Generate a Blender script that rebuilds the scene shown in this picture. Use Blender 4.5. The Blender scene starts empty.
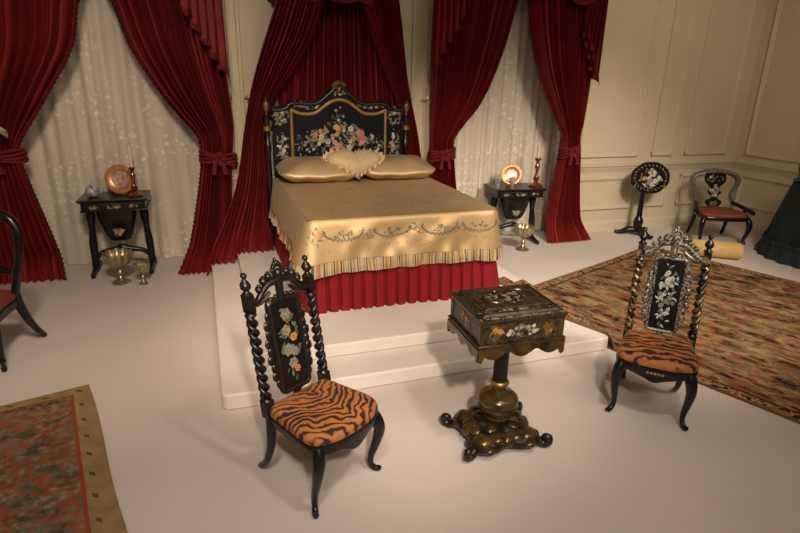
import bpy, math, random
from math import sin, cos, pi, radians, sqrt
from mathutils import Vector, Matrix
random.seed(7)
scene = bpy.context.scene
col = scene.collection

# ------------------------------------------------------------------ helpers
def lerp(a, b, t): return a + (b - a) * t
def sstep(a, b, x):
    t = min(1, max(0, (x - a) / (b - a))); return t * t * (3 - 2 * t)
def interp(pts, z):
    """piecewise smooth interpolation in a list of (z, value), z descending"""
    if z >= pts[0][0]: return pts[0][1]
    if z <= pts[-1][0]: return pts[-1][1]
    n = len(pts)
    for i in range(n - 1):
        z0, a = pts[i]; z1, b = pts[i + 1]
        if z1 <= z <= z0:
            h = z1 - z0; t = (z - z0) / h
            m0 = (b - pts[i - 1][1]) / (z1 - pts[i - 1][0]) if i > 0 else (b - a) / h
            m1 = (pts[i + 2][1] - a) / (pts[i + 2][0] - z0) if i < n - 2 else (b - a) / h
            s0 = (b - a) / h
            if m0 * s0 < 0: m0 = 0
            if m1 * s0 < 0: m1 = 0
            t2 = t * t; t3 = t2 * t
            return (2*t3-3*t2+1)*a + (t3-2*t2+t)*h*m0 + (-2*t3+3*t2)*b + (t3-t2)*h*m1
    return pts[-1][1]
def catmull(pts, n=6, closed=False):
    P = [Vector(p) for p in pts]; out = []; N = len(P)
    for i in range(N if closed else N - 1):
        if closed: a, b, c, d = P[i-1], P[i], P[(i+1) % N], P[(i+2) % N]
        else: a, b, c, d = P[max(i-1, 0)], P[i], P[i+1], P[min(i+2, N-1)]
        for k in range(n):
            t = k / n
            out.append(.5*((2*b)+(c-a)*t+(2*a-5*b+4*c-d)*t*t+(3*b-a-3*c+d)*t**3))
    if not closed: out.append(P[-1].copy())
    return out

class MB:
    def __init__(s): s.v = []; s.f = []; s.m = []; s.cur = 0; s.X = None
    def add(s, vs, fs, m=None):
        o = len(s.v); X = s.X
        for v in vs:
            v = Vector(v); s.v.append(X @ v if X is not None else v)
        for f in fs: s.f.append([i + o for i in f]); s.m.append(s.cur if m is None else m)
    def box(s, c, d, m=None, taper=1.0, rz=0):
        x, y, z = [q / 2 for q in d]; vs = []
        R = Matrix.Rotation(rz, 3, 'Z')
        for k, t in ((-1, 1.0), (1, taper)):
            for a, b in ((-1, -1), (1, -1), (1, 1), (-1, 1)):
                vs.append(Vector(c) + R @ Vector((a*x*t, b*y*t, k*z)))
        s.add(vs, [(3,2,1,0),(4,5,6,7),(0,1,5,4),(1,2,6,5),(2,3,7,6),(3,0,4,7)], m)
    def tube(s, pts, rs, n=8, m=None, flat=1.0, cap=True, closed=False):
        P = [Vector(p) for p in pts]; N = len(P)
        if not hasattr(rs, '__len__'): rs = [rs] * N
        elif len(rs) != N:
            k = len(rs); r2 = []
            for i in range(N):
                t = i / (N - 1) * (k - 1); a = min(int(t), k - 2); r2.append(lerp(rs[a], rs[a+1], t - a))
            rs = r2
        vs = []; up = None
        for i in range(N):
            if closed: d = P[(i+1) % N] - P[i-1]
            else: d = P[min(i+1, N-1)] - P[max(i-1, 0)]
            d.normalize()
            if up is None:
                up = Vector((0, 0, 1)) if abs(d.z) < .9 else Vector((1, 0, 0))
            a = d.cross(up)
            if a.length < 1e-5: a = d.cross(Vector((0, 1, 0.1)))
            a.normalize(); up = a.cross(d).normalized()
            for k in range(n):
                t = 2*pi*k/n
                vs.append(P[i] + a*cos(t)*rs[i] + up*sin(t)*rs[i]*flat)
        fs = []
        for i in range(N if closed else N-1):
            j = (i + 1) % N
            for k in range(n): fs.append((i*n+k, i*n+(k+1) % n, j*n+(k+1) % n, j*n+k))
        if cap and not closed: fs += [tuple(range(n-1, -1, -1)), tuple((N-1)*n+k for k in range(n))]
        s.add(vs, fs, m)
    def lathe(s, prof, c=(0,0,0), n=20, m=None, sx=1, sy=1):
        vs = []; fs = []; N = len(prof)
        for r, z in prof:
            for k in range(n):
                t = 2*pi*k/n; vs.append((c[0]+r*cos(t)*sx, c[1]+r*sin(t)*sy, c[2]+z))
        for i in range(N-1):
            for k in range(n): fs.append((i*n+k, i*n+(k+1) % n, (i+1)*n+(k+1) % n, (i+1)*n+k))
        fs += [tuple(range(n-1, -1, -1)), tuple((N-1)*n+k for k in range(n))]
        s.add(vs, fs, m)
    def grid(s, nu, nv, fn, closeu=False, mf=None, m=None):
        vs = [fn(i/nu, j/nv) for j in range(nv+1) for i in range(nu + (0 if closeu else 1))]
        W = nu if closeu else nu + 1; o = len(s.v); 
        fs = []; ms = []
        for j in range(nv):
            for i in range(nu):
                fs.append((j*W+i, j*W+(i+1) % W, (j+1)*W+(i+1) % W, (j+1)*W+i)); ms.append(mf(i, j) if mf else (s.cur if m is None else m))
        s.add(vs, fs, m); s.m[-len(fs):] = ms
    def prism(s, out, fn, w0, w1, m=None):
        """outline of (u,v); fn(u,v,w) -> xyz"""
        n = len(out)
        vs = [fn(u, v, w0) for u, v in out] + [fn(u, v, w1) for u, v in out]
        s.add(vs, [tuple(range(n-1, -1, -1)), tuple(range(n, 2*n))] + [(i, (i+1) % n, n+(i+1) % n, n+i) for i in range(n)], m)
    def ell(s, c, r, nu=12, nv=8, m=None, fn=None):
        if not hasattr(r, '__len__'): r = (r, r, r)
        vs = []; fs = []
        for j in range(nv+1):
            p = -pi/2 + pi*j/nv
            for i in range(nu):
                t = 2*pi*i/nu; vs.append(Vector((c[0]+r[0]*cos(t)*cos(p), c[1]+r[1]*sin(t)*cos(p), c[2]+r[2]*sin(p))))
        for j in range(nv):
            for i in range(nu): fs.append((j*nu+i, j*nu+(i+1) % nu, (j+1)*nu+(i+1) % nu, (j+1)*nu+i))
        s.add(vs, fs, m)
    def petal(s, o, U, V, N, ang, r0, r1, w, m, h=.0015):
        """small raised inlay leaf lying in the plane o + U,V"""
        d = U*cos(ang) + V*sin(ang); q = V*cos(ang) - U*sin(ang)
        a = o + d*r0; b = o + d*r1; c = (a + b)/2 + d*(r1-r0)*.08
        s.add([a+N*h*.3, c+q*w+N*h*.3, b+N*h*.3, c-q*w+N*h*.3, c+N*h*1.6], [(0,3,4),(3,2,4),(2,1,4),(1,0,4)], m)
    def rosette(s, o, U, V, N, r, n, m, mc, a0=0):
        for k in range(n): s.petal(o, U, V, N, a0+2*pi*k/n, r*.12, r, r*.38*5/n+.12*r, m)
        s.petal(o, U, V, N*1.0, 0, -r*.25, r*.25, r*.22, mc, .004)
    def build(s, name, mats, parent=None, smooth=True, bevel=0, angle=40, mods=None):
        me = bpy.data.meshes.new(name); me.from_pydata([tuple(v) for v in s.v], [], s.f)
        if not isinstance(mats, (list, tuple)): mats = [mats]
        for m in mats: me.materials.append(m)
        for p, m in zip(me.polygons, s.m): p.material_index = m; p.use_smooth = smooth
        me.validate(); me.update()
        import bmesh
        bm = bmesh.new(); bm.from_mesh(me); bmesh.ops.recalc_face_normals(bm, faces=bm.faces); bm.to_mesh(me); bm.free()
        if smooth: me.set_sharp_from_angle(angle=radians(angle))
        o = bpy.data.objects.new(name, me); col.objects.link(o)
        if parent: o.parent = parent
        if bevel:
            b = o.modifiers.new('bevel', 'BEVEL'); b.width = bevel; b.segments = 2; b.limit_method = 'ANGLE'; b.angle_limit = radians(40)
        return o

def tag(o, label=None, cat=None, group=None, kind=None):
    if label: o['label'] = label
    if cat: o['category'] = cat
    if group: o['group'] = group
    if kind: o['kind'] = kind
    return o
def thing(name, label, cat, loc=(0,0,0), rz=0, group=None):
    o = bpy.data.objects.new(name, None); col.objects.link(o); o.location = loc; o.rotation_euler = (0, 0, rz)
    o.empty_display_size = .1
    return tag(o, label, cat, group)
def dup(o, loc, rz, label, scale=None):
    r = o.copy(); col.objects.link(r); r.location = loc; r.rotation_euler = (0, 0, rz); r['label'] = label
    if scale: r.scale = scale
    for ch in list(o.children):
        c = ch.copy(); col.objects.link(c); c.parent = r
        for g in list(ch.children):
            d = g.copy(); col.objects.link(d); d.parent = c
    return r

# ------------------------------------------------------------------ materials
class NT:
    def __init__(s, name):
        s.m = bpy.data.materials.new(name); s.m.use_nodes = True; s.t = s.m.node_tree; s.b = s.t.nodes['Principled BSDF']
    def n(s, typ, **kw):
        x = s.t.nodes.new(typ)
        for k, v in kw.items():
            if k in x.inputs: x.inputs[k].default_value = v
            else: setattr(x, k, v)
        return x
    def l(s, a, b): s.t.links.new(a, b)
    def math(s, op, a, b=None):
        x = s.n('ShaderNodeMath', operation=op)
        for i, q in enumerate((a, b)):
            if q is None: continue
            if hasattr(q, 'is_output'): s.l(q, x.inputs[i])
            else: x.inputs[i].default_value = q
        return x.outputs[0]
    def ramp(s, fac, stops, interp='LINEAR'):
        r = s.n('ShaderNodeValToRGB'); r.color_ramp.interpolation = interp; e = r.color_ramp.elements
        while len(e) < len(stops): e.new(.5)
        for q, (p, c) in zip(e, stops): q.position = p; q.color = (*c, 1)
        s.l(fac, r.inputs['Fac']); return r.outputs['Color']
    def coord(s, kind='Object', scale=(1,1,1), rot=(0,0,0)):
        c = s.n('ShaderNodeTexCoord'); mp = s.n('ShaderNodeMapping'); mp.inputs['Scale'].default_value = scale; mp.inputs['Rotation'].default_value = rot
        s.l(c.outputs[kind], mp.inputs['Vector']); return mp.outputs['Vector']
    def bump(s, h, strength=.2, dist=.01):
        b = s.n('ShaderNodeBump'); b.inputs['Strength'].default_value = strength; b.inputs['Distance'].default_value = dist
        s.l(h, b.inputs['Height']); s.l(b.outputs['Normal'], s.b.inputs['Normal'])
def mat(name, c, rough=.5, metal=0, c2=None, scale=8, bump=0, bscale=None, spec=.5, sheen=0, sheen_tint=None, sc3=(1,1,1), coat=0, detail=4, stops=(.3,.7)):
    t = NT(name); b = t.b
    b.inputs['Roughness'].default_value = rough; b.inputs['Metallic'].default_value = metal
    b.inputs['Specular IOR Level'].default_value = spec; b.inputs['Base Color'].default_value = (*c, 1)
    if coat: b.inputs['Coat Weight'].default_value = coat; b.inputs['Coat Roughness'].default_value = .12
    if sheen:
        b.inputs['Sheen Weight'].default_value = sheen; b.inputs['Sheen Roughness'].default_value = .4
        b.inputs['Sheen Tint'].default_value = (*(sheen_tint or c), 1)
    v = t.coord('Object', sc3)
    nz = t.n('ShaderNodeTexNoise', Scale=scale, Detail=detail); t.l(v, nz.inputs['Vector'])
    c2 = c2 or tuple(q*.82 for q in c)
    t.l(t.ramp(nz.outputs['Fac'], [(stops[0], c2), (stops[1], c)]), b.inputs['Base Color'])
    if bump:
        n2 = t.n('ShaderNodeTexNoise', Scale=bscale or scale*4, Detail=3); t.l(v, n2.inputs['Vector']); t.bump(n2.outputs['Fac'], bump, .004)
    return t.m
M = {}
M['wall'] = mat('cream_paint', (.60,.51,.35), .6, c2=(.575,.485,.33), scale=3, bump=.03, bscale=60)
M['floor'] = mat('white_floor_cloth', (.645,.565,.51), .75, c2=(.61,.53,.475), scale=1.6, bump=.05, bscale=90)
M['plat'] = mat('white_platform_cloth', (.75,.665,.59), .75, c2=(.71,.63,.56), scale=2.2, bump=.06, bscale=60)
M['lacq'] = mat('black_lacquer', (.010,.0075,.006), .26, c2=(.004,.0035,.003), scale=14, spec=.4)
M['lacqwarm'] = mat('worn_black_lacquer', (.015,.009,.006), .32, c2=(.005,.0035,.003), scale=20, spec=.45)
M['inlaid'] = mat('lacquer_speckled_pearl', (.34,.285,.205), .28, c2=(.012,.009,.007), scale=95, spec=.6, detail=2, stops=(.43,.64))
M['goldlac'] = mat('gold_washed_lacquer', (.30,.17,.05), .3, metal=.5, c2=(.012,.008,.005), scale=16, detail=3)
M['gold'] = mat('old_gilding', (.42,.25,.07), .38, metal=.75, c2=(.22,.12,.03), scale=20)
M['goldpaint'] = mat('gold_paint', (.36,.22,.06), .5, metal=.25, c2=(.26,.15,.04), scale=20)
M['brass'] = mat('brass', (.55,.36,.13), .3, metal=.9)
M['lacqhb'] = mat('black_headboard_lacquer', (.008,.008,.009), .45, c2=(.004,.004,.005), scale=9, spec=.12)
M['bronze'] = mat('dark_bronze_lacquer', (.125,.07,.021), .24, metal=.45, c2=(.010,.007,.004), scale=11, detail=3)
M['goldbead'] = mat('gilded_twist', (.34,.22,.10), .3, metal=.4, c2=(.012,.009,.006), scale=30, stops=(.46,.62))
M['boxlac'] = mat('mottled_bronze_lacquer', (.080,.052,.024), .32, metal=.15, c2=(.006,.0045,.003), scale=48, spec=.5, detail=2)
M['pearl'] = mat('mother_of_pearl', (.58,.55,.46), .25, c2=(.38,.42,.38), scale=40)
M['pearldim'] = mat('aged_pearl', (.28,.24,.165), .3, c2=(.13,.11,.075), scale=40)
M['pink'] = mat('pink_petal_paint', (.50,.20,.14), .4, c2=(.38,.13,.09), scale=60)
M['orange'] = mat('orange_petal_paint', (.52,.22,.05), .4, c2=(.4,.13,.03), scale=60)
M['leaf'] = mat('green_leaf_paint', (.09,.12,.05), .4, c2=(.05,.07,.03), scale=60)
M['blue'] = mat('blue_grey_inlay', (.12,.16,.17), .35, c2=(.06,.09,.1), scale=60)
M['velvet'] = mat('red_velvet', (.225,.0145,.011), .62, c2=(.15,.009,.007), scale=5, sheen=.08, sheen_tint=(.5,.06,.04), bump=.08, bscale=120, spec=.25)
M['velvetd'] = mat('red_velvet_trim', (.15,.013,.010), .75, c2=(.09,.007,.006), scale=60, bump=.5, bscale=220, spec=.2)
M['backred'] = mat('red_silk_back', (.20,.012,.014), .5, c2=(.15,.009,.010), scale=5, spec=.35)
M['skirt'] = mat('crimson_skirt', (.225,.009,.012), .75, c2=(.19,.007,.010), scale=6, spec=.2)
M['satin'] = mat('gold_satin', (.62,.435,.225), .56, metal=.62, c2=(.53,.365,.175), scale=3, bump=.22, bscale=7, sheen=.12, sheen_tint=(.9,.75,.5))
M['satinp'] = mat('gold_satin_pillow', (.62,.46,.27), .5, metal=.55, c2=(.54,.39,.21), scale=3, bump=.2, bscale=8)
M['heart'] = mat('cream_lace_cushion', (.62,.49,.28), .7, c2=(.52,.40,.22), scale=26, bump=.35, bscale=60)
M['fcream'] = mat('cream_thread', (.48,.37,.215), .6)
M['fochre'] = mat('ochre_thread', (.40,.20,.05), .6)
M['fdark'] = mat('dark_thread', (.05,.06,.07), .6)
M['emb'] = mat('grey_embroidery', (.17,.145,.10), .6)
M['embred'] = mat('coral_embroidery', (.50,.20,.07), .6)
M['embgr'] = mat('sage_embroidery', (.22,.25,.13), .6)
M['silver'] = mat('tarnished_silver_gilt', (.56,.47,.30), .3, metal=.85, c2=(.30,.24,.14), scale=26)
M['glass'] = None
M['amber'] = mat('amber_glass', (.20,.04,.012), .08, c2=(.07,.014,.006), scale=30, spec=.8, coat=.5)
M['candle'] = mat('ivory_wax', (.72,.62,.42), .5)
M['china'] = mat('white_china', (.62,.56,.50), .2, c2=(.10,.09,.10), scale=26, detail=1)
M['plate'] = mat('gilt_orange_plate', (.58,.30,.10), .30, metal=.35, c2=(.36,.12,.04), scale=22)
M['platec'] = mat('pale_plate_centre', (.62,.50,.38), .18, c2=(.24,.085,.05), scale=26)
M['redseat'] = mat('rust_seat', (.26,.06,.02), .7, c2=(.13,.025,.01), scale=22)
M['redsilk'] = mat('red_seat', (.20,.035,.02), .6, c2=(.13,.02,.012), scale=16)
M['teal'] = mat('teal_velvet', (.006,.014,.018), .8, c2=(.0035,.009,.012), scale=6, sheen=.15, sheen_tint=(.1,.25,.28))
M['teald'] = mat('teal_fringe', (.013,.026,.030), .85, c2=(.007,.016,.019), scale=50, bump=.4, bscale=160)
M['yellow'] = mat('yellow_canvas', (.62,.42,.14), .75, c2=(.55,.36,.11), scale=14, bump=.2, bscale=80)
M['plume'] = mat('cream_silk_tassel', (.42,.33,.20), .7, c2=(.26,.18,.10), scale=60)

def glass_mat():
    t = NT('clear_glass'); t.b.inputs['Transmission Weight'].default_value = .85; t.b.inputs['Roughness'].default_value = .06
    nz = t.n('ShaderNodeTexNoise', Scale=18.0); t.l(t.coord(), nz.inputs['Vector'])
    t.l(t.ramp(nz.outputs['Fac'], [(.3, (.75,.72,.68)), (.7, (.95,.92,.88))]), t.b.inputs['Base Color']); return t.m
M['glass'] = glass_mat()

def lace_mat():
    t = NT('cream_lace'); b = t.b; v = t.coord('Object', (1,1,1))
    n1 = t.n('ShaderNodeTexNoise', Scale=2.1, Detail=2.0); t.l(v, n1.inputs['Vector'])
    vo = t.n('ShaderNodeTexVoronoi', Scale=17.0); t.l(v, vo.inputs['Vector'])
    n2 = t.n('ShaderNodeTexNoise', Scale=34.0, Detail=3.0); t.l(v, n2.inputs['Vector'])
    n3 = t.n('ShaderNodeTexNoise', Scale=2.0, Detail=1.0); v3 = t.coord('Object', (7,1,.5)); t.l(v3, n3.inputs['Vector'])
    zone = t.ramp(n1.outputs['Fac'], [(.44, (0,0,0)), (.56, (1,1,1))])
    spots = t.ramp(vo.outputs['Distance'], [(.25, (1,1,1)), (.5, (0,0,0))])
    a = t.math('MULTIPLY', zone, spots); a = t.math('MULTIPLY', a, t.ramp(n2.outputs['Fac'], [(.42, (0,0,0)), (.56, (1,1,1))]))
    base = t.ramp(n3.outputs['Fac'], [(.3, (.55,.48,.375)), (.7, (.66,.58,.46))])
    mx = t.n('ShaderNodeMix', data_type='RGBA'); t.l(a, mx.inputs['Factor']); t.l(base, mx.inputs['A']); mx.inputs['B'].default_value = (.84,.77,.65,1)
    t.l(mx.outputs['Result'], b.inputs['Base Color']); b.inputs['Roughness'].default_value = .8
    t.bump(a, .4, .004); return t.m
M['lace'] = lace_mat()

def tiger_mat(name, mode):
    t = NT(name); b = t.b; v = t.coord('Object')
    sp = t.n('ShaderNodeSeparateXYZ'); t.l(v, sp.inputs[0])
    nz = t.n('ShaderNodeTexNoise', Scale=9.0, Detail=2.0); t.l(v, nz.inputs['Vector'])
    nb = t.n('ShaderNodeTexNoise', Scale=26.0, Detail=1.0); t.l(v, nb.inputs['Vector'])
    ax = t.math('ABSOLUTE', t.math('ADD', sp.outputs['X'], -.02)) if mode == 'chevron' else t.math('MULTIPLY', sp.outputs['X'], .12)
    y = t.math('ADD', sp.outputs['Y'], t.math('MULTIPLY', ax, -.75))
    y = t.math('ADD', y, t.math('MULTIPLY', nz.outputs['Fac'], .13))
    y = t.math('ADD', y, t.math('MULTIPLY', nb.outputs['Fac'], .03))
    s = t.math('SINE', t.math('MULTIPLY', y, 150.0 if mode == 'chevron' else 112.0))
    k = t.n('ShaderNodeTexNoise', Scale=7.0, Detail=1.0); t.l(t.coord('Object', (1,1,1), (0,0,1)), k.inputs['Vector'])
    s = t.math('ADD', s, t.math('MULTIPLY', t.math('ADD', k.outputs['Fac'], -.5), 3.0))
    c = t.ramp(s, [(.28, (.45,.155,.030)), (.46, (.012,.006,.004))])
    o = t.n('ShaderNodeMath', operation='MULTIPLY_ADD'); t.l(s, o.inputs[0]); o.inputs[1].default_value = .35; o.inputs[2].default_value = .35
    c = t.ramp(o.outputs[0], [(0.0, (.37,.14,.034)), (.44, (.28,.078,.015)), (.53, (.015,.007,.004)), (1, (.010,.005,.004))])
    t.l(c, b.inputs['Base Color']); b.inputs['Roughness'].default_value = .8
    b.inputs['Sheen Weight'].default_value = .15; b.inputs['Sheen Tint'].default_value = (.6,.3,.1,1); return t.m
M['tiger'] = tiger_mat('tiger_plush_chevron', 'chevron'); M['tiger2'] = tiger_mat('tiger_plush_banded', 'band')

def rug_mat(name, hw, hl, kind):
    """pattern in the rug's own axes; hw/hl half sizes (object centred)"""
    t = NT(name); b = t.b; v = t.coord('Object')
    sp = t.n('ShaderNodeSeparateXYZ'); t.l(v, sp.inputs[0])
    def noise(sc, s3, d=3.0, off=0):
        q = t.n('ShaderNodeTexNoise', Scale=sc, Detail=d); t.l(t.coord('Object', s3, (0,0,off)), q.inputs['Vector']); return q.outputs['Fac']
    if kind == 'right':
        a = noise(3.7, (2.1,.8,1), 3.5); c1 = t.ramp(a, [(0,(.012,.009,.005)), (.39,(.05,.035,.015)), (.425,(.24,.062,.026)), (.47,(.19,.13,.055)), (.52,(.32,.225,.11)), (.575,(.27,.07,.03)), (.62,(.016,.012,.006)), (.66,(.11,.095,.04))], 'CONSTANT')
        a2 = noise(11, (1.9,.85,1), 2.0); c2 = t.ramp(a2, [(0,(.014,.01,.006)), (.42,(.24,.065,.026)), (.48,(.20,.145,.065)), (.55,(.09,.075,.03)), (.60,(.016,.012,.007)), (.66,(.29,.21,.10))], 'CONSTANT')
        bands = t.ramp(noise(4, (1,1,1), 1.0, .8), [(.40,(.15,.15,.15)), (.6,(.6,.6,.6))])
        bcol = (.035,.02,.012); bcol2 = (.33,.12,.05)
    else:
        a = noise(7.5, (1.0,1.3,1), 3.5); c1 = t.ramp(a, [(0,(.06,.06,.035)), (.40,(.125,.115,.065)), (.475,(.28,.085,.04)), (.545,(.17,.135,.075)), (.60,(.27,.085,.04)), (.66,(.10,.09,.05))], 'CONSTANT')
        a2 = noise(26, (1,1,1), 2.0, .3); c2 = t.ramp(a2, [(0,(.03,.03,.02)), (.40,(.20,.06,.03)), (.50,(.14,.13,.08)), (.60,(.30,.23,.15))], 'CONSTANT')
        bands = t.ramp(noise(5, (1,1,1), 1.0, .8), [(.4,(.2,.2,.2)), (.6,(.6,.6,.6))])
        bcol = (.26,.17,.075); bcol2 = (.25,.06,.025)
    mx = t.n('ShaderNodeMix', data_type='RGBA'); t.l(bands, mx.inputs['Factor']); t.l(c1, mx.inputs['A']); t.l(c2, mx.inputs['B'])
    # distance to the nearest edge
    dx = t.math('SUBTRACT', hw, t.math('ABSOLUTE', sp.outputs['X'])); dy = t.math('SUBTRACT', hl, t.math('ABSOLUTE', sp.outputs['Y']))
    d = t.math('MINIMUM', dx, dy)
    def over(base, colr, lo, hi):
        f = t.math('MULTIPLY', t.math('GREATER_THAN', d, lo), t.math('LESS_THAN', d, hi))
        q = t.n('ShaderNodeMix', data_type='RGBA'); t.l(f, q.inputs['Factor']); t.l(base, q.inputs['A'])
        if isinstance(colr, tuple): q.inputs['B'].default_value = (*colr, 1)
        else: t.l(colr, q.inputs['B'])
        return q.outputs['Result']
    r = mx.outputs['Result']
    if kind == 'right':
        ck = t.ramp(noise(16, (1,1,1), 1.0, .5), [(0,(.03,.02,.012)), (.42,(.34,.25,.12)), (.5,(.30,.08,.035)), (.58,(.06,.05,.02)), (.64,(.30,.2,.09))], 'CONSTANT')
        r = over(r, (.025,.018,.01), .105, .125); r = over(r, (.20,.10,.045), -.1, .022); r = over(r, ck, .03, .105)
    else:
        r = over(r, t.ramp(noise(12, (1,1,1), 1.0), [(.3,(.24,.155,.07)), (.7,(.31,.21,.10))]), -.1, .085); r = over(r, bcol2, .085, .105)
        sc = t.math('GREATER_THAN', t.math('SINE', t.math('MULTIPLY', t.math('ADD', sp.outputs['X'], sp.outputs['Y']), 34.0)), .86)
        f = t.math('MULTIPLY', sc, t.math('MULTIPLY', t.math('GREATER_THAN', d, .035), t.math('LESS_THAN', d, .06)))
        q = t.n('ShaderNodeMix', data_type='RGBA'); t.l(f, q.inputs['Factor']); t.l(r, q.inputs['A']); q.inputs['B'].default_value = (.09,.07,.035,1); r = q.outputs['Result']
    t.l(r, b.inputs['Base Color']); b.inputs['Roughness'].default_value = .9; b.inputs['Specular IOR Level'].default_value = .15
    w = t.n('ShaderNodeTexNoise', Scale=120.0); t.l(v, w.inputs['Vector']); t.bump(w.outputs['Fac'], .3, .004); return t.m

# ------------------------------------------------------------------ setting
WY, LY, RX, TOP = 6.25, 6.52, 7.43, 4.2
def sbox(name, c, d, m, bevel=0, kind='structure', parent=None):
    b = MB(); b.box(c, d); o = b.build(name, m, parent, smooth=False, bevel=bevel)
    if kind: o['kind'] = kind
    return o
sbox('floor', (2.4, 3.0, -.05), (13.4, 8.2, .1), M['floor'])
sbox('ceiling', (2.4, 3.0, TOP+.05), (13.4, 8.2, .1), M['wall'])
b = MB()
def wallbox(x0, x1, z0, z1): b.box(((x0+x1)/2, WY+.2, (z0+z1)/2), (x1-x0, .4, z1-z0))
W1, W2, WT = (-2.25, .16), (2.62, 4.56), 3.12
wallbox(-4.3, W1[0], 0, TOP); wallbox(W1[1], W2[0], 0, TOP); wallbox(W2[1], RX, 0, TOP); wallbox(W1[0], W1[1], WT, TOP); wallbox(W2[0], W2[1], WT, TOP)
tag(b.build('wall_back', M['wall'], smooth=False), kind='structure')
sbox('wall_right', (RX+.1, 3.0, TOP/2), (.2, 8.2, TOP), M['wall'])
for i, (a, c) in enumerate((W1, W2)):       # window bays behind the lace
    w = MB(); w.box(((a+c)/2, 6.72, WT/2), (c-a+.2, .06, WT)); 
    for k in range(3):
        x = lerp(a, c, (k+.5)/3); w.box((x, 6.68, WT/2), (.05, .03, WT))
    tag(w.build('window_%d' % (i+1), M['wall'], smooth=False), kind='structure')

def molding(mb, p, q, inward, nrm, w=.055, h=.034):
    """raised ogee moulding strip from p to q, lying on a wall with normal nrm, growing towards inward"""
    p = Vector(p); q = Vector(q); I = Vector(inward); N = Vector(nrm)
    prof = [(0,0),(0,.5),(.18,1),(.45,1),(.6,.55),(.85,.5),(1,.15),(1,0)]
    vs = [P + I*w*a + N*h*c for P in (p, q) for a, c in prof]; n = len(prof)
    mb.add(vs, [(i, i+1, n+i+1, n+i) for i in range(n-1)] + [tuple(range(n)), tuple(range(2*n-1, n-1, -1))])
def panel(mb, u0, u1, z0, z1, on):
    if on == 'back': f = lambda u, z: (u, WY, z); U = Vector((1,0,0)); N = (0,-1,0)
    else: f = lambda u, z: (RX, u, z); U = Vector((0,1,0)); N = (-1,0,0)
    Z = Vector((0,0,1)); g = .0
    molding(mb, f(u0, z0), f(u1, z0), Z, N); molding(mb, f(u0, z1), f(u1, z1), -Z, N)
    molding(mb, f(u0, z0), f(u0, z1), U, N); molding(mb, f(u1, z0), f(u1, z1), -U, N)
tn = 1
for on, spans in (('back', ((4.66,5.62),(5.86,6.21),(6.45,7.2))), ('right', ((4.15,6.08),(1.9,3.95)))):
    for u0, u1 in spans:
        for z0, z1 in ((1.03,3.85),(.31,.76)):
            p = MB(); panel(p, u0, u1, z0, z1, on)
            tag(p.build('trim_%d' % tn, M['wall'], smooth=False), kind='structure'); tn += 1
def rail(prof, name_back, name_right, kind_x):
    for nm, on in ((name_back, 'back'), (name_right, 'right')):
        mb = MB(); vs = []; n = len(prof)
        ends = kind_x if on == 'back' else ((-1.0, WY),)
        for (e0, e1) in ends:
            vs = []
            for e in (e0, e1):
                for d, z in prof: vs.append((e, WY-d, z) if on == 'back' else (RX-d, e, z))
            mb.add(vs, [(i, i+1, n+i+1, n+i) for i in range(n-1)] + [tuple(range(n)), tuple(range(2*n-1, n-1, -1))])
        tag(mb.build(nm, M['wall'], smooth=False), kind='structure')
xs = ((W1[1]+.02, W2[0]-.02), (W2[1]+.02, RX))
rail([(0,.84),(.012,.84),(.016,.865),(.03,.875),(.036,.90),(.055,.915),(.055,.935),(.03,.945),(0,.95)], 'trim_%d' % tn, 'trim_%d' % (tn+1), xs); tn += 2
rail([(0,0),(.025,0),(.025,.115),(.018,.13),(.010,.145),(0,.15)], 'baseboard_back', 'baseboard_right', xs)
# window casings (vertical mouldings on the piers beside the bed)
for x0, x1 in ((W1[1]+.02, .44), (2.28, W2[0]-.02)):
    p = MB()
    for xx, ww, hh in ((x0, .05, .03), ((x0+x1)/2, .03, .018), (x1-.04, .04, .03)):
        p.box((xx+ww/2, WY-hh/2, TOP/2), (ww, hh, TOP-.02))
    tag(p.build('trim_%d' % tn, M['wall'], smooth=False, bevel=.008), kind='structure'); tn += 1

# ------------------------------------------------------------------ stepped platform
pl = thing('stepped_platform', 'white two-step platform that the bed stands on', 'platform', (1.4, 4.7, 0))
def tier(name, x0, x1, y0, y1, z0, z1):
    m_ = MB(); r = .05; out = []
    for cx, cy, a in ((x1-r, y0+r, -90), (x1-r, y1-r, 0), (x0+r, y1-r, 90), (x0+r, y0+r, 180)):
        for k in range(5):
            t = radians(a + 90*k/4); out.append((cx+r*cos(t)-1.4, cy+r*sin(t)-4.7))
    m_.prism(out, lambda u, v, w: (u, v, w), z0, z1)
    return m_.build(name, M['plat'], pl, bevel=.012)
T1 = (-.03, 2.88, 3.165, 6.22); T2 = (.235, 2.60, 3.46, 6.22)
tier('lower_step', *T1, 0, .11); tier('upper_step', *T2, .11, .21)
def platz(x, y):
    """height of the cloth-covered steps, softened"""
    def s(T, h): 
        e = min(x-T[0], T[1]-x, y-T[2]); return h*sstep(-.03, .015, e)
    return s(T1, .11) + s(T2, .10)

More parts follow.
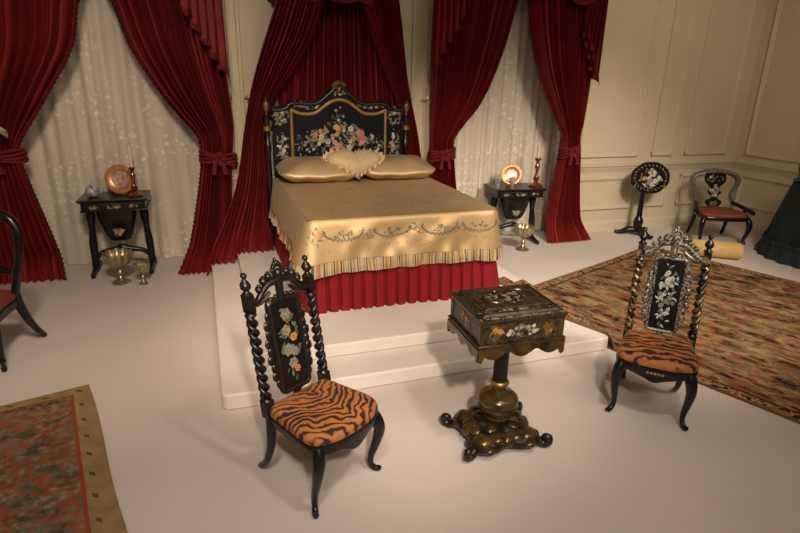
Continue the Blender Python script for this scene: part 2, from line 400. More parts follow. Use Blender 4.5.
# ------------------------------------------------------------------ curtains
def fold(u, n, ph):
    a = 2*pi*n*u + ph + 1.1*sin(2*pi*1.7*u+ph) + .7*sin(2*pi*3.1*u+2*ph)
    return 1.15*cos(a) + .22*cos(a*.5+1)
def curtain(root, inner, outer, ztop, zbot, n, y0, amp, ph, tie=None, mats='velvet', bottom=None, yfn=None, nv=70, inner_first=True, ruffle=True, name='drape'):
    """inner / outer: lists (z, x) from the top down. Coordinates are relative to root."""
    L = root.location
    def P(u, z, zz, out=0):
        a = interp(inner, z); c = interp(outer, z); x = lerp(a, c, u)
        fl = sstep(.30, 0, z - zbot); x += (u-.5)*fl*.05; out += .09*fl*fl
        
        w = abs(c-a); am = .92*amp*min(1, .45+w*.75)
        am *= lerp(1, .42, sstep(.40, .02, z - zbot))
        if tie: am *= lerp(1, .55, math.exp(-((z-tie)/.12)**2))
        y = (yfn(z, x) if yfn else y0) - am*fold(u, n, ph)*.62 - am*.13*fold(u, n*2.3, ph+1) - out
        return (x - L.x, y - L.y, zz - L.z)
    nu = int(n*12)
    def f(u, v):
        z = lerp(ztop, zbot, v); zz = z
        if bottom:
            x = lerp(interp(inner, z), interp(outer, z), u); bz = bottom(x)
            if z < .7: zz = bz + (z - zbot)/(.7 - zbot)*(.7-bz)
        return P(u, z, zz)
    m_ = MB(); m_.grid(nu, nv, f); d = m_.build(name, M[mats], root)
    if ruffle:
        k = MB(); nr = int((ztop-zbot)*130)
        s = 1 if interp(outer, (ztop+zbot)/2) < interp(inner, (ztop+zbot)/2) else -1
        def g(u, v):
            z = lerp(ztop, zbot, v); x, y, q = f(0, v)
            wob = sin(v*nr*1.05)*.5+.5
            return (x + s*(u*(.030+.008*wob) - .012), y - .012 - .02*sin(v*nr*2.1+u*2)*u - .006*(1-u), q - .012*u)
        k.grid(3, nr*3, g); k.build('ruffle', M['velvetd'], d)
    return d
def tieband(root, x0, x1, z, y, drop=0, m='velvet'):
    L = root.location; mb = MB()
    cx = (x0+x1)/2; hw = (x1-x0)/2
    for k in range(4):
        zz = z - .09 - .030*k; P = []
        for i in range(28):
            t = 2*pi*i/28
            P.append((cx + hw*(1.02+.02*(k % 2))*cos(t) - L.x, y - (.085+.006*(k % 2))*sin(t) - L.y, zz + drop*cos(t) + .012*sin(3*t+k) - L.z))
        mb.tube(P, .017, 8, closed=True)
    for k in range(5):      # puffed rosette on the front
        a = 2*pi*k/5; mb.ell((cx+.05*cos(a)-L.x, y-.10-L.y, z-.135+.045*sin(a)-L.z), (.036,.028,.036), 8, 6)
    for k in (-1, 1):
        c = Vector((cx+.035*k-L.x, y-.115-L.y, z-.17-L.z)); mb.tube([c, c+Vector((.01*k,0,-.05)), c+Vector((.02*k,0,-.12))], [.012,.024,.028], 8)
    return mb.build('tieback', M['velvetd'], root)

cg = 'red velvet window curtains'
# left window, left-hand panel
r = thing('window_curtain', 'red velvet curtain panel at the far left edge, tied back behind the black chair', 'curtain', (-1.9, 6.1, 0), 0)
curtain(r, [(3.05,-.78),(2.59,-.955),(2.2,-1.06),(1.83,-1.29),(1.55,-1.48),(1.38,-1.60),(1.28,-1.64),(1.0,-1.60),(.5,-1.50),(0.0,-1.40)],
        [(3.05,-2.32),(1.6,-2.25),(1.36,-2.05),(1.25,-2.05),(.6,-2.2),(0.0,-2.3)], 3.05, .012, 13, 6.10, .125, .3, 1.36)
tieband(r, -2.07, -1.59, 1.36, 6.11)
pm = MB()                         # cream silk tassels of the tie cord
for k, (px, pz, a) in enumerate(((-1.80, 1.77, -38), (-1.78, 1.55, -32))):
    c0 = Vector((px+1.9, -.21, pz)); d = Vector((cos(radians(a)), -.1, sin(radians(a))))
    pm.tube([c0-d*.12, c0-d*.05, c0], [.006,.006,.02], 7); 
    for j in range(9):
        e = d + Vector((.0, .14*sin(j*2.4), .16*cos(j*2.4))); pm.tube([c0, c0+e*.08, c0+e*.17+Vector((0,0,-.02))], [.016,.020,.006], 5)
tag(pm.build('tassel', M['plume'], r), 'cream silk tassels')
# left window, right-hand panel
r = thing('window_curtain', 'red velvet curtain panel tied back right of the left lace window', 'curtain', (0, 6.1, 0), 0)
curtain(r, [(3.05,-.86),(2.6,-.672),(2.2,-.555),(1.83,-.36),(1.6,-.20),(1.42,-.06),(1.33,-.02),(1.1,-.03),(.6,-.13),(.25,-.22),(0.0,-.33)],
        [(3.05,.22),(2.6,.235),(1.95,.27),(1.5,.30),(1.3,.285),(1.1,.26),(.5,.22),(0.0,.20)], 3.05, .012, 12, 6.09, .13, 1.2, 1.34,
        yfn=lambda z, x: 6.09 - .16*max(0, .35-z)/.35)
tieband(r, -.04, .30, 1.30, 6.09, -.02)
# right window, left-hand panel
r = thing('window_curtain', 'red velvet curtain panel tied back right beside the headboard, left of the right lace window', 'curtain', (2.65, 6.1, 0), 0)
curtain(r, [(3.05,3.62),(2.85,3.50),(2.4,3.38),(2.0,3.235),(1.7,3.08),(1.5,2.91),(1.37,2.81),(1.30,2.78),(1.0,2.80),(.5,2.88),(0.0,2.95)],
        [(3.05,2.52),(2.6,2.50),(1.95,2.48),(1.3,2.49),(.6,2.50),(0.0,2.50)], 3.05, .21, 12, 6.09, .13, 2.2, 1.32, bottom=lambda x: .222 if x < 2.62 else (.122 if x < 2.9 else .012), yfn=lambda z, x: 6.09)
tieband(r, 2.48, 2.79, 1.28, 6.09, .02)
# right window, right-hand panel
r = thing('window_curtain', 'red velvet curtain panel tied back between the right lace window and the panelled wall', 'curtain', (4.4, 6.1, 0), 0)
curtain(r, [(3.05,3.62),(2.85,3.66),(2.5,3.74),(2.1,3.88),(1.75,4.06),(1.5,4.20),(1.36,4.28),(1.28,4.29),(1.0,4.27),(.5,4.22),(.25,4.19),(0.0,4.14)],
        [(3.05,4.52),(2.6,4.52),(1.8,4.52),(1.36,4.51),(1.1,4.53),(.5,4.60),(.2,4.66),(0.0,4.70)], 3.05, .012, 12, 6.07, .13, .9, 1.32,
        yfn=lambda z, x: 6.07 - .12*max(0, .3-z)/.3)
tieband(r, 4.27, 4.52, 1.28, 6.08, .02)

# jabots (cascades) and swag over the windows
def jabot(label, xo, xi, ztop, zlow, zhigh, y, ph):
    r = thing('jabot', label, 'curtain valance', ((xo+xi)/2, y, ztop), 0, 'red velvet jabots over the windows')
    L = r.location; m_ = MB(); nt = 5
    def low(u): return lerp(zlow, zhigh, u) + .06*(abs(((u*nt) % 1)-.5)*2-.5)*(1 if u > .12 else 0)
    def f(u, v): 
        z = lerp(ztop, low(u), v); zig = .055*cos(u*nt*2*pi) + .02*cos(u*nt*4*pi+ph)
        return (lerp(xo, xi, u) + .03*sin(u*nt*2*pi)*v - L.x, y - .03 - zig*.8 - L.y, z - L.z)
    m_.grid(60, 24, f); d = m_.build('drape', M['velvet'], r)
    k = MB()
    def g(u, v):
        x, yy, z = f(u, 1); w = sin(u*150)*.5+.5
        return (x + .008*sin(u*75)*v, yy - .012 - .015*v*w, z + .015 - .055*v - .008*w*v)
    k.grid(220, 2, g); k.build('fringe', M['velvetd'], r)
jabot('red jabot hanging at the top right of the left lace window', .268, -.09, 3.15, 2.0, 2.62, 5.93, 0)
jabot('red jabot hanging beside the bed drapery, left of the right lace window', 2.365, 2.72, 3.15, 2.03, 2.62, 5.93, 1)
jabot('red jabot hanging beside the panelled wall, at the top right curtain', 4.52, 4.27, 3.15, 2.0, 2.62, 5.92, 2)
def swag(label, x0, x1, z0, sag, y):
    r = thing('swag_valance', label, 'curtain valance', ((x0+x1)/2, y, z0), 0, 'red velvet swags over the windows'); L = r.location; m_ = MB()
    def f(u, v):
        t = 2*u-1; z = z0 - (1-t*t)*(sag*v) - .25*v*(.3+.0*t) + .0
        return (lerp(x0, x1, u)-L.x, y-.05-.05*v*(1-t*t)-.022*cos(v*6*2*pi)*(1-t**4)-L.y, z-L.z)
    m_.grid(40, 50, f); m_.build('drape', M['velvet'], r)
    k = MB()
    def g(u, v):
        x, yy, z = f(u, 1); return (x, yy-.012-.02*v*(sin(u*120)*.5+.5), z+.01-.055*v)
    k.grid(180, 2, g); k.build('fringe', M['velvetd'], r)
swag('red scalloped swag at the very top over the right curtain', 3.86, 4.44, 3.12, .20, 5.96)
swag('red scalloped swag at the very top over the middle of the right window', 3.30, 3.9, 3.12, .16, 5.99)
# the pelmet boxes the valances hang from (out of the frame above, at the windows' tops)
for i, (a, c) in enumerate(((-2.3, .36), (2.38, 4.74))):
    sbox('trim_%d' % tn, ((a+c)/2, 6.08, 3.19), (c-a, .34, .08), M['wall'], .01); tn += 1

# bed drapery
r = thing('bed_canopy_drape', 'red pleated back drape hanging behind the headboard', 'curtain', (1.42, 6.18, .2))
curtain(r, [(3.0,.95),(2.6,.86),(.2,.66)], [(3.0,1.95),(2.6,2.02),(.2,2.2)], 3.0, .24, 22, 6.175, .07, .5, None, 'backred', ruffle=False)
def bcy(z, x): return lerp(6.03, 5.80, sstep(1.75, 2.9, z)) - .16*sstep(.7, .0, z) - .05*sstep(1.2, .6, z)
r = thing('bed_curtain', 'red bed curtain swept to the left of the headboard, pooling on the steps', 'curtain', (.4, 6.0, 0), 0)
curtain(r, [(3.0,1.34),(2.72,1.22),(2.35,1.10),(2.0,.89),(1.78,.74),(1.5,.64),(1.0,.62),(.5,.60),(.2,.62),(0,.66)],
        [(3.0,.86),(2.69,.77),(2.2,.60),(1.8,.48),(1.4,.39),(1.13,.34),(.8,.25),(.5,.10),(.25,-.09),(0,-.24)], 3.0, .21, 11, 6.0, .13, 2.0, None,
        bottom=lambda x: .015 + .11*sstep(-.10, .0, x) + .10*sstep(.18, .28, x), yfn=bcy)
r = thing('bed_curtain', 'red bed curtain swept from the canopy to the right of the headboard', 'curtain', (2.35, 6.0, 0), 0)
curtain(r, [(3.0,1.46),(2.75,1.60),(2.4,1.74),(2.0,1.94),(1.78,2.05),(1.5,2.16),(1.0,2.22),(.5,2.22),(0,2.22)],
        [(3.0,1.88),(2.76,1.95),(2.2,2.09),(1.8,2.19),(1.4,2.29),(1.13,2.34),(.8,2.40),(.4,2.43),(0,2.45)], 3.0, .21, 11, 6.0, .13, .6, None,
        bottom=lambda x: .225, yfn=lambda z, x: lerp(6.03, 5.80, sstep(1.75, 2.9, z)))
r = thing('bed_canopy', 'red half-round canopy crown at the very top above the headboard', 'bed canopy', (1.4, 6.24, 2.9))
m_ = MB(); m_.lathe([(.62,0),(.64,.03),(.64,.12),(.60,.16)], n=40, sy=.75); m_.v = [Vector((v.x, min(v.y, 0), v.z)) for v in m_.v]
m_.build('crown_board', M['lacq'], r)
m_ = MB()
m_.grid(160, 6, lambda u, v: ((.655+.02*cos(u*90))*cos(pi+pi*u), (.655+.02*cos(u*90))*.75*sin(pi+pi*u), .12 - .33*v - .035*abs(sin(u*pi*7))*v))
m_.build('valance', M['velvetd'], r)
for x, l in ((.29, 'brass curtain hook beside the left window curtain'), (.47, 'brass curtain hook beside the left bed curtain'), (2.24, 'brass curtain hook beside the right bed curtain'), (2.44, 'brass curtain hook beside the curtain right of the bed')):
    m_ = MB(); m_.tube(catmull([(0,0,0),(0,-.06,-.005),(0,-.12,0),(.02 if x in (.29,2.24) else -.02,-.15,.03),(.005,-.15,.05)], 5), [.007,.007,.006,.005,.007], 8)
    m_.lathe([(.03,0),(.03,.01),(.012,.016)], n=12); h = m_.build('curtain_hook', M['brass']); h.location = (x, WY, 1.74); tag(h, l, 'hook')

# lace
for i, (a, c, l) in enumerate(((W1[0]+.01, W1[1]-.01, 'cream floral lace curtain in the left window'), (W2[0]+.01, W2[1]-.01, 'cream floral lace curtain in the right window'))):
    m_ = MB(); cx = (a+c)/2
    def f(u, v, a=a, c=c, cx=cx, i=i):
        return (lerp(a, c, u)-cx, .022*fold(u, 7, i*2.0)*(.6+.4*v)+.012*fold(u, 17, 1+i), lerp(3.1, .006, v))
    m_.grid(160, 20, f); o = m_.build('lace_curtain', M['lace']); o.location = (cx, LY, 0); tag(o, l, 'lace curtain')

# ------------------------------------------------------------------ inlay bouquets
def bouquet(mb, place, cx, cy, rx, ry, nfl, nleaf, cols, leafs, rs=(.014,.028), seed=1, N=None):
    """place(u,v)->point on the surface (+ local U,V,N from finite differences)"""
    R = random.Random(seed)
    def frame(u, v):
        e = .01; o = Vector(place(u, v)); U = (Vector(place(u+e, v))-o).normalized(); V = (Vector(place(u, v+e))-o).normalized()
        return o, U, V, (N if N is not None else U.cross(V).normalized())
    def spot():
        while 1:
            a, c = R.uniform(-1, 1), R.uniform(-1, 1)
            if a*a+c*c < 1: return cx+rx*a*abs(a)**.15, cy+ry*c
    for k in range(nleaf):
        u, v = spot(); u = cx+(u-cx)*1.18; v = cy+(v-cy)*1.25; o, U, V, Nn = frame(u, v); r = R.uniform(*rs)*1.1
        mb.petal(o, U, V, Nn, R.uniform(0, 6.3), -r, r, r*.42, R.choice(leafs), .001)
    for k in range(nfl):
        u, v = spot(); o, U, V, Nn = frame(u, v); r = R.uniform(*rs); m = R.choice(cols)
        mb.rosette(o+Nn*.001, U, V, Nn, r, R.choice((5,6,7)), m, R.choice(cols), R.uniform(0, 1))

# ------------------------------------------------------------------ bed
BC = Vector((1.50, 5.0, .21))
bed = thing('bed', 'canopied bed with black inlaid headboard and crimson pleated skirt on the steps', 'bed', BC)
HX, HY = 1.382, 6.0
def hp(u, z, w=0): return (HX+u-BC.x, HY-w-BC.y, z-BC.z)      # headboard plane, w towards the foot
half = [(0,1.915),(.05,1.905),(.085,1.868),(.17,1.796),(.23,1.757),(.30,1.745),(.42,1.752),(.51,1.748),(.555,1.705),(.62,1.688),(.70,1.688)]
top = catmull([(-u, z, 0) for u, z in reversed(half)] + [(u, z, 0) for u, z in half[1:]], 3)
topl = [(p.x, p.y) for p in top]
def topz(u):
    u = abs(u)
    return interp([(-a, c) for a, c in half], -u)
m_ = MB(); m_.prism([(-.70,.24)] + topl + [(.70,.24)], hp, 0, .05)
hb = m_.build('headboard', [M['lacqhb']], bed, angle=25)
m_ = MB()          # raised scrolling top frame
m_.tube([hp(u, z-.035, .05) for u, z in topl], [.022]*len(topl), 10)
m_.build('crest_rail', M['lacqwarm'], hb)
m_ = MB()          # shell crest
for k in range(9):
    a = radians(25+130*k/8); m_.ell((HX-BC.x+.055*cos(a)*1.3, HY-.055-BC.y, 1.862+.045*sin(a)*1.4-BC.z), (.018,.02,.026), 8, 6)
m_.ell((HX-BC.x, HY-.06-BC.y, 1.855-BC.z), (.034,.025,.038), 10, 8)
m_.build('crest_shell', M['goldlac'], hb)
gz = [(-.507,1.652),(-.45,1.628),(-.39,1.613),(-.30,1.613),(-.24,1.632),(-.175,1.680),(-.085,1.737),(0,1.755),(.085,1.737),(.175,1.680),(.24,1.632),(.30,1.613),(.39,1.613),(.45,1.628),(.507,1.652)]
gp = catmull([hp(u, z, .052) for u, z in gz], 5)
m_ = MB(); m_.tube(gp, .017, 8); 
for s in (-1, 1): m_.tube([hp(s*.507, 1.665, .052), hp(s*.507, .95, .052)], .014, 8)
m_.build('gilt_moulding', M['goldpaint'], hb)
NB = Vector((0,-1,0)); HBM = [M['lacqhb'], M['pink'], M['orange'], M['fcream'], M['pearl'], M['leaf'], M['blue'], M['gold'], M['pearldim']]
m_ = MB()
bouquet(m_, lambda u, v: hp(u, v, .052), 0, 1.36, .30, .13, 52, 90, [1,1,2,3,4,8], [5,6,8,5], (.017,.036), 3, NB)
bouquet(m_, lambda u, v: hp(u, v, .052), 0, 1.55, .07, .13, 4, 26, [8,3], [5,6,6], (.010,.02), 4, NB)
for s in (-1, 1):
    bouquet(m_, lambda u, v: hp(u, v, .052), s*.36, 1.27, .12, .13, 12, 40, [3,4,8], [5,6,8], (.010,.02), 5+s, NB)
    bouquet(m_, lambda u, v: hp(u, v, .052), s*.61, 1.28, .055, .14, 12, 34, [1,4,8,3], [5,6,8], (.012,.026), 9+s, NB)
    bouquet(m_, lambda u, v: hp(u, v, .052), s*.61, 1.585, .065, .08, 12, 40, [8,7,4], [8,6,7,8], (.010,.022), 19+s, NB)
    bouquet(m_, lambda u, v: hp(u, v, .052), s*.61, 1.05, .05, .06, 3, 12, [8,7], [8,6], (.010,.022), 29+s, NB)
    bouquet(m_, lambda u, v: hp(u, v+topz(u)-1.72, .052), s*.33, 1.672, .17, .030, 13, 40, [1,8,3,4], [5,6,8], (.009,.018), 39+s, NB)
bouquet(m_, lambda u, v: hp(u, v, .053), 0, 1.825, .09, .022, 10, 26, [8,4], [6,8], (.009,.017), 50, NB)
m_.build('inlay', HBM, hb)
for s in (-1, 1):
    m_ = MB(); m_.lathe([(.034,.0),(.034,.66),(.040,.67),(.040,.71),(.030,.72),(.028,1.02),(.036,1.04),(.036,1.10),(.026,1.12),(.026,1.32),(.040,1.34),(.042,1.37),(.03,1.385)], (HX+s*.755-BC.x, HY-.02-BC.y, .0), 14)
    p = m_.build('post', M['lacqwarm'], bed)
    m_ = MB(); m_.lathe([(.012,1.385),(.012,1.42),(.022,1.43),(.032,1.46),(.036,1.49),(.026,1.525),(.008,1.545),(.004,1.56)], (HX+s*.755-BC.x, HY-.02-BC.y, 0), 14)
    m_.build('finial', M['goldlac'], p)
    m_ = MB(); m_.lathe([(.030,1.225),(.043,1.235),(.043,1.275),(.030,1.285)], (HX+s*.755-BC.x, HY-.02-BC.y, 0), 14); m_.build('gilt_ring', M['gold'], p)
# mattress and base
def bedx(y, s):   # bed side, slightly skew
    t = (y-4.05)/1.9
    return lerp(.68, .67, t) if s < 0 else lerp(2.30, 2.30, t)
m_ = MB(); m_.add([(bedx(y, s)+(.03 if s < 0 else -.03)-BC.x, y-BC.y, z-BC.z) for z in (.48,.94) for y, s in ((4.09,-1),(4.09,1),(5.93,1),(5.93,-1))], [(3,2,1,0),(4,5,6,7),(0,1,5,4),(1,2,6,5),(2,3,7,6),(3,0,4,7)])
m_.build('mattress', M['heart'], bed, smooth=False)
# perimeter path: left head -> left foot -> right foot -> right head
def perim(off, rc=.07):
    xl0, xr0 = bedx(5.93, -1)-off, bedx(5.93, 1)+off; xl1, xr1 = bedx(4.05, -1)-off, bedx(4.05, 1)+off; yf = 4.05-off
    P = [Vector((xl0, 5.93)), Vector((xl1, yf+rc))]
    for k in range(1, 7): a = pi+pi/2*k/6; P.append(Vector((xl1+rc+rc*cos(a), yf+rc+rc*sin(a))))
    P.append(Vector((xr1-rc, yf)))
    for k in range(1, 7): a = 1.5*pi+pi/2*k/6; P.append(Vector((xr1-rc+rc*cos(a), yf+rc+rc*sin(a))))
    P.append(Vector((xr0, 5.93))); return P
def resample(P, n):
    D = [0]
    for i in range(1, len(P)): D.append(D[-1]+(P[i]-P[i-1]).length)
    out = []; j = 0
    for k in range(n+1):
        s = D[-1]*k/n
        while j < len(P)-2 and D[j+1] < s: j += 1
        t = (s-D[j])/max(1e-9, D[j+1]-D[j]); q = P[j].lerp(P[j+1], t); d = (P[j+1]-P[j]).normalized(); out.append((q, Vector((d.y, -d.x)), s))
    return out, D[-1]
NPM = 560
path, PL = resample(perim(0), NPM)
# smooth the normals round the corners
nrm = []
for k in range(NPM+1):
    q = Vector((0, 0))
    for j in range(-6, 7): q += path[min(NPM, max(0, k+j))][1]
    nrm.append(q.normalized())
def out_n(k): return nrm[k] if True else None
# outward = left of travel reversed: travelling down the left side (0,-1) the outward is (-1,0)
sgn = 1 if nrm[10].x < 0 else -1
sL = 1.88; sF = PL-2*1.88
def corner(s): return math.exp(-((s-1.84)/.16)**2) + math.exp(-((s-(PL-1.84))/.16)**2)
ZT, ZH, ZF = .965, .648, .55
def drop(k, d):
    """coverlet side at path index k, d = 0 top edge .. 1 fringe hem"""
    q, _, s = path[k]; n = nrm[k]*sgn
    z = lerp(ZT, ZF, d)
    r = .016; off = .012 + .05*d + corner(s)*d*(.095 if s < PL/2 else .03) + d*(.010*sin(s*9.0)+.008*sin(s*21+1)) + d*d*.012*sin(s*38)*.6
    if d < .09: t = d/.09; off = -r*(1-sin(t*pi/2)) + .012*t + .004*t; z = ZT - .034*(1-cos(t*pi/2))
    if sL+.15 < s < sL+sF-.15:
        e_ = min(s-sL-.15, sL+sF-.15-s); off += sstep(0,.2,e_)*sstep(.05,.3,d)*(.013*sin((s*8.5)+d*5.5)+.009*sin(s*15-d*8+1)+.005*sin(s*27+d*11))
    z -= .02*corner(s)*d
    return Vector((q.x+n.x*off-BC.x, q.y+n.y*off-BC.y, z-BC.z))
dH = (ZT-ZH)/(ZT-ZF)
cov = thing('coverlet', 'gold satin embroidered coverlet with striped fringe spread over the bed', 'bedspread', BC)
m_ = MB()
# top surface from the rounded edge ring inwards
def topsurf(u, v):
    y = lerp(5.93, 4.055, v); xl, xr = bedx(y, -1)+.005, bedx(y, 1)-.005
    x = lerp(xl, xr, u); e = min(u, 1-u, (1-v)*1.1)
    z = ZT + .010*sin(u*pi)*sin(v*pi*.9) + .003*sin(x*7+y*3)*sstep(0, .1, e)
    return (x-BC.x, y-BC.y, z-BC.z)
m_.grid(44, 44, topsurf)
ds = [0,.02,.045,.07,.09] + [lerp(.09, dH, (k+1)/10) for k in range(10)]
m_.grid(NPM, len(ds)-1, lambda u, v: drop(int(round(u*NPM)), ds[int(round(v*(len(ds)-1)))]))
m_.build('spread', M['satin'], cov, angle=80)
fm = MB()
def frin(u, v):
    k = int(round(u*NPM*2))/2; k0 = int(k); k1 = min(NPM, k0+1); p = drop(k0, lerp(dH, 1, v)).lerp(drop(k1, lerp(dH, 1, v)), k-k0)
    n = nrm[k0]*sgn; w = .006*sin(k*3.1)*v+.004; return p + Vector((n.x*w, n.y*w, 0))
pat = [0,0,1,0,2,0,1,1,0,0,2,0,1,0]
fm.grid(NPM*2, 5, frin, mf=lambda i, j: pat[(i//2) % len(pat)])
fm.build('fringe', [M['fcream'], M['fochre'], M['fdark']], cov)
em = MB(); EM = [M['emb'], M['embred'], M['embgr'], M['fcream']]
def foot(u, d):   # u metres along the foot from its left end
    s = 1.86+u; k = s/PL*NPM; k0 = int(k); k1 = min(NPM, k0+1); return drop(k0, d).lerp(drop(k1, d), k-k0)
def ep(u, d, ang, r, m):
    o = foot(u, d); U = (foot(u+.01, d)-o).normalized(); V = (foot(u, d-.03)-o).normalized(); N = U.cross(V).normalized()
    if N.y > 0: N = -N
    em.petal(o+N*.002, U, V, N, ang, -r, r, r*.36, m, .001)
R = random.Random(5)
for c in (.26, .66, 1.06, 1.42):      # swags of small stitched leaves, bouquets between them
    for k in range(26):
        a = pi*k/25; ep(c+.15*cos(a), .22+.18*sin(a)+.01*sin(k*3), a+R.uniform(-.7,.7), .020, 0)
    for k in range(16): ep(c+R.uniform(-.07,.07), .27+R.uniform(-.05,.07), R.uniform(0,6), .018, R.choice((0,0,2,0)))
for c in (.06, .46, .86, 1.24, 1.62):
    for k in range(20): ep(c+R.gauss(0,.035), .30+R.gauss(0,.075), R.uniform(0,6), R.uniform(.012,.022), R.choice((1,2,0,1,0,2)))
for k in range(60): ep(R.uniform(.02,1.66), R.uniform(.5,.63), R.uniform(0,6), .008, R.choice((0,2,1,0)))
for k in range(150):                   # scattered sprigs on the top
    t = R.random(); x = lerp(.85, 2.2, R.random()); y = 4.2+.9*t + (.12*sin(x*6))
    if R.random() < .5: y = R.choice((4.35, 5.15)) + R.gauss(0, .05)
    o = Vector((x-BC.x, y-BC.y, ZT+.014-BC.z)); em.petal(o, Vector((1,0,0)), Vector((0,1,0)), Vector((0,0,1)), R.uniform(0,6), -.016, .016, .006, R.choice((0,3,3,2)), .001)
em.build('embroidery', EM, cov)
# pleated skirt
sk = MB(); spath, SL = resample(perim(.0), 700)
def skf(u, v):
    k = int(round(u*700)); q, _, s = spath[k]; kk = min(NPM, int(k/700*NPM)); n = nrm[kk]*sgn
    ph = (s/.095) % 1; e_ = min(ph, 1-ph); pl_ = -.034*sstep(.20, .04, e_) + .004*sin(ph*pi)
    off = .016 + pl_ * (.45+.55*v) + .022*v + (.055*v if k > 350 else 0)*sstep(350, 470, k)
    return (q.x+n.x*off-BC.x, q.y+n.y*off-BC.y, lerp(.60, .213+.006*sin(s*60), v)-BC.z)
sk.grid(700, 8, skf); sk.build('bed_skirt', M['skirt'], bed, angle=30)

# pillows
def pillow(label, cx, hx, tilt):
    m_ = MB()
    def f(u, v):
        t = 2*pi*u; p = -pi/2+pi*v; e = .45
        sg = lambda q, w: math.copysign(abs(q)**w, q)
        x = hx*sg(cos(t), e)*sg(cos(p), .8); y = .27*sg(sin(t), e)*sg(cos(p), .8); ext = max(abs(x)/hx, abs(y)/.27)
        z = .115*sg(sin(p), .9)*(1-.62*ext**3.2)
        return (x, y, z + .006*sin(x*23+y*9) + .006*sin(x*9-y*17))
    m_.grid(56, 22, f, closeu=True); o = m_.build('pillow', M['satinp']); o.location = (cx, 5.66, ZT+.122); o.rotation_euler = (radians(tilt), 0, 0)
    tag(o, label, 'pillow', None); return o
pillow('gold satin pillow on the left, behind the heart cushion', 1.08, .412, 7)
pillow('gold satin pillow on the right, behind the heart cushion', 1.91, .412, 7)
hc = thing('heart_cushion', 'cream heart-shaped cushion with lace ruffle leaning on the pillows', 'cushion', (1.43, 5.27, ZT+.055)); hc.rotation_euler = (radians(-60), 0, radians(-2))
def heart2(t):
    x = 16*sin(t)**3; y = 13*cos(t)-5*cos(2*t)-2*cos(3*t)-cos(4*t); return x/16.5, (y+2.5)/15 - .13*max(0, 1-abs(x)/16)**2*(1 if y < 0 else -1.2)
hs = [heart2(2*pi*k/72) for k in range(72)]
m_ = MB()
def hf(u, v):
    k = int(round(u*72)) % 72; x, y = hs[k]; s = cos(-pi/2+pi*v)**.6 if 0 < v < 1 else 0
    return (x*.290*s, .085*sin(-pi/2+pi*v)*(1-.0*s), .235+(y*.19+.03)*s)
m_.grid(72, 14, hf, closeu=True); m_.build('cushion', M['heart'], hc)
m_ = MB()
def hr(u, v):
    k = int(round(u*288)); t = 2*pi*k/288; x, y = heart2(t); s = 1+.17*v+.015*sin(k*.9)*v
    return (x*.287*s, -.005+.022*sin(k*.78)*v, .235+(y*.188+.03)*s)
m_.grid(288, 3, hr, closeu=True); m_.build('ruffle', M['heart'], hc)

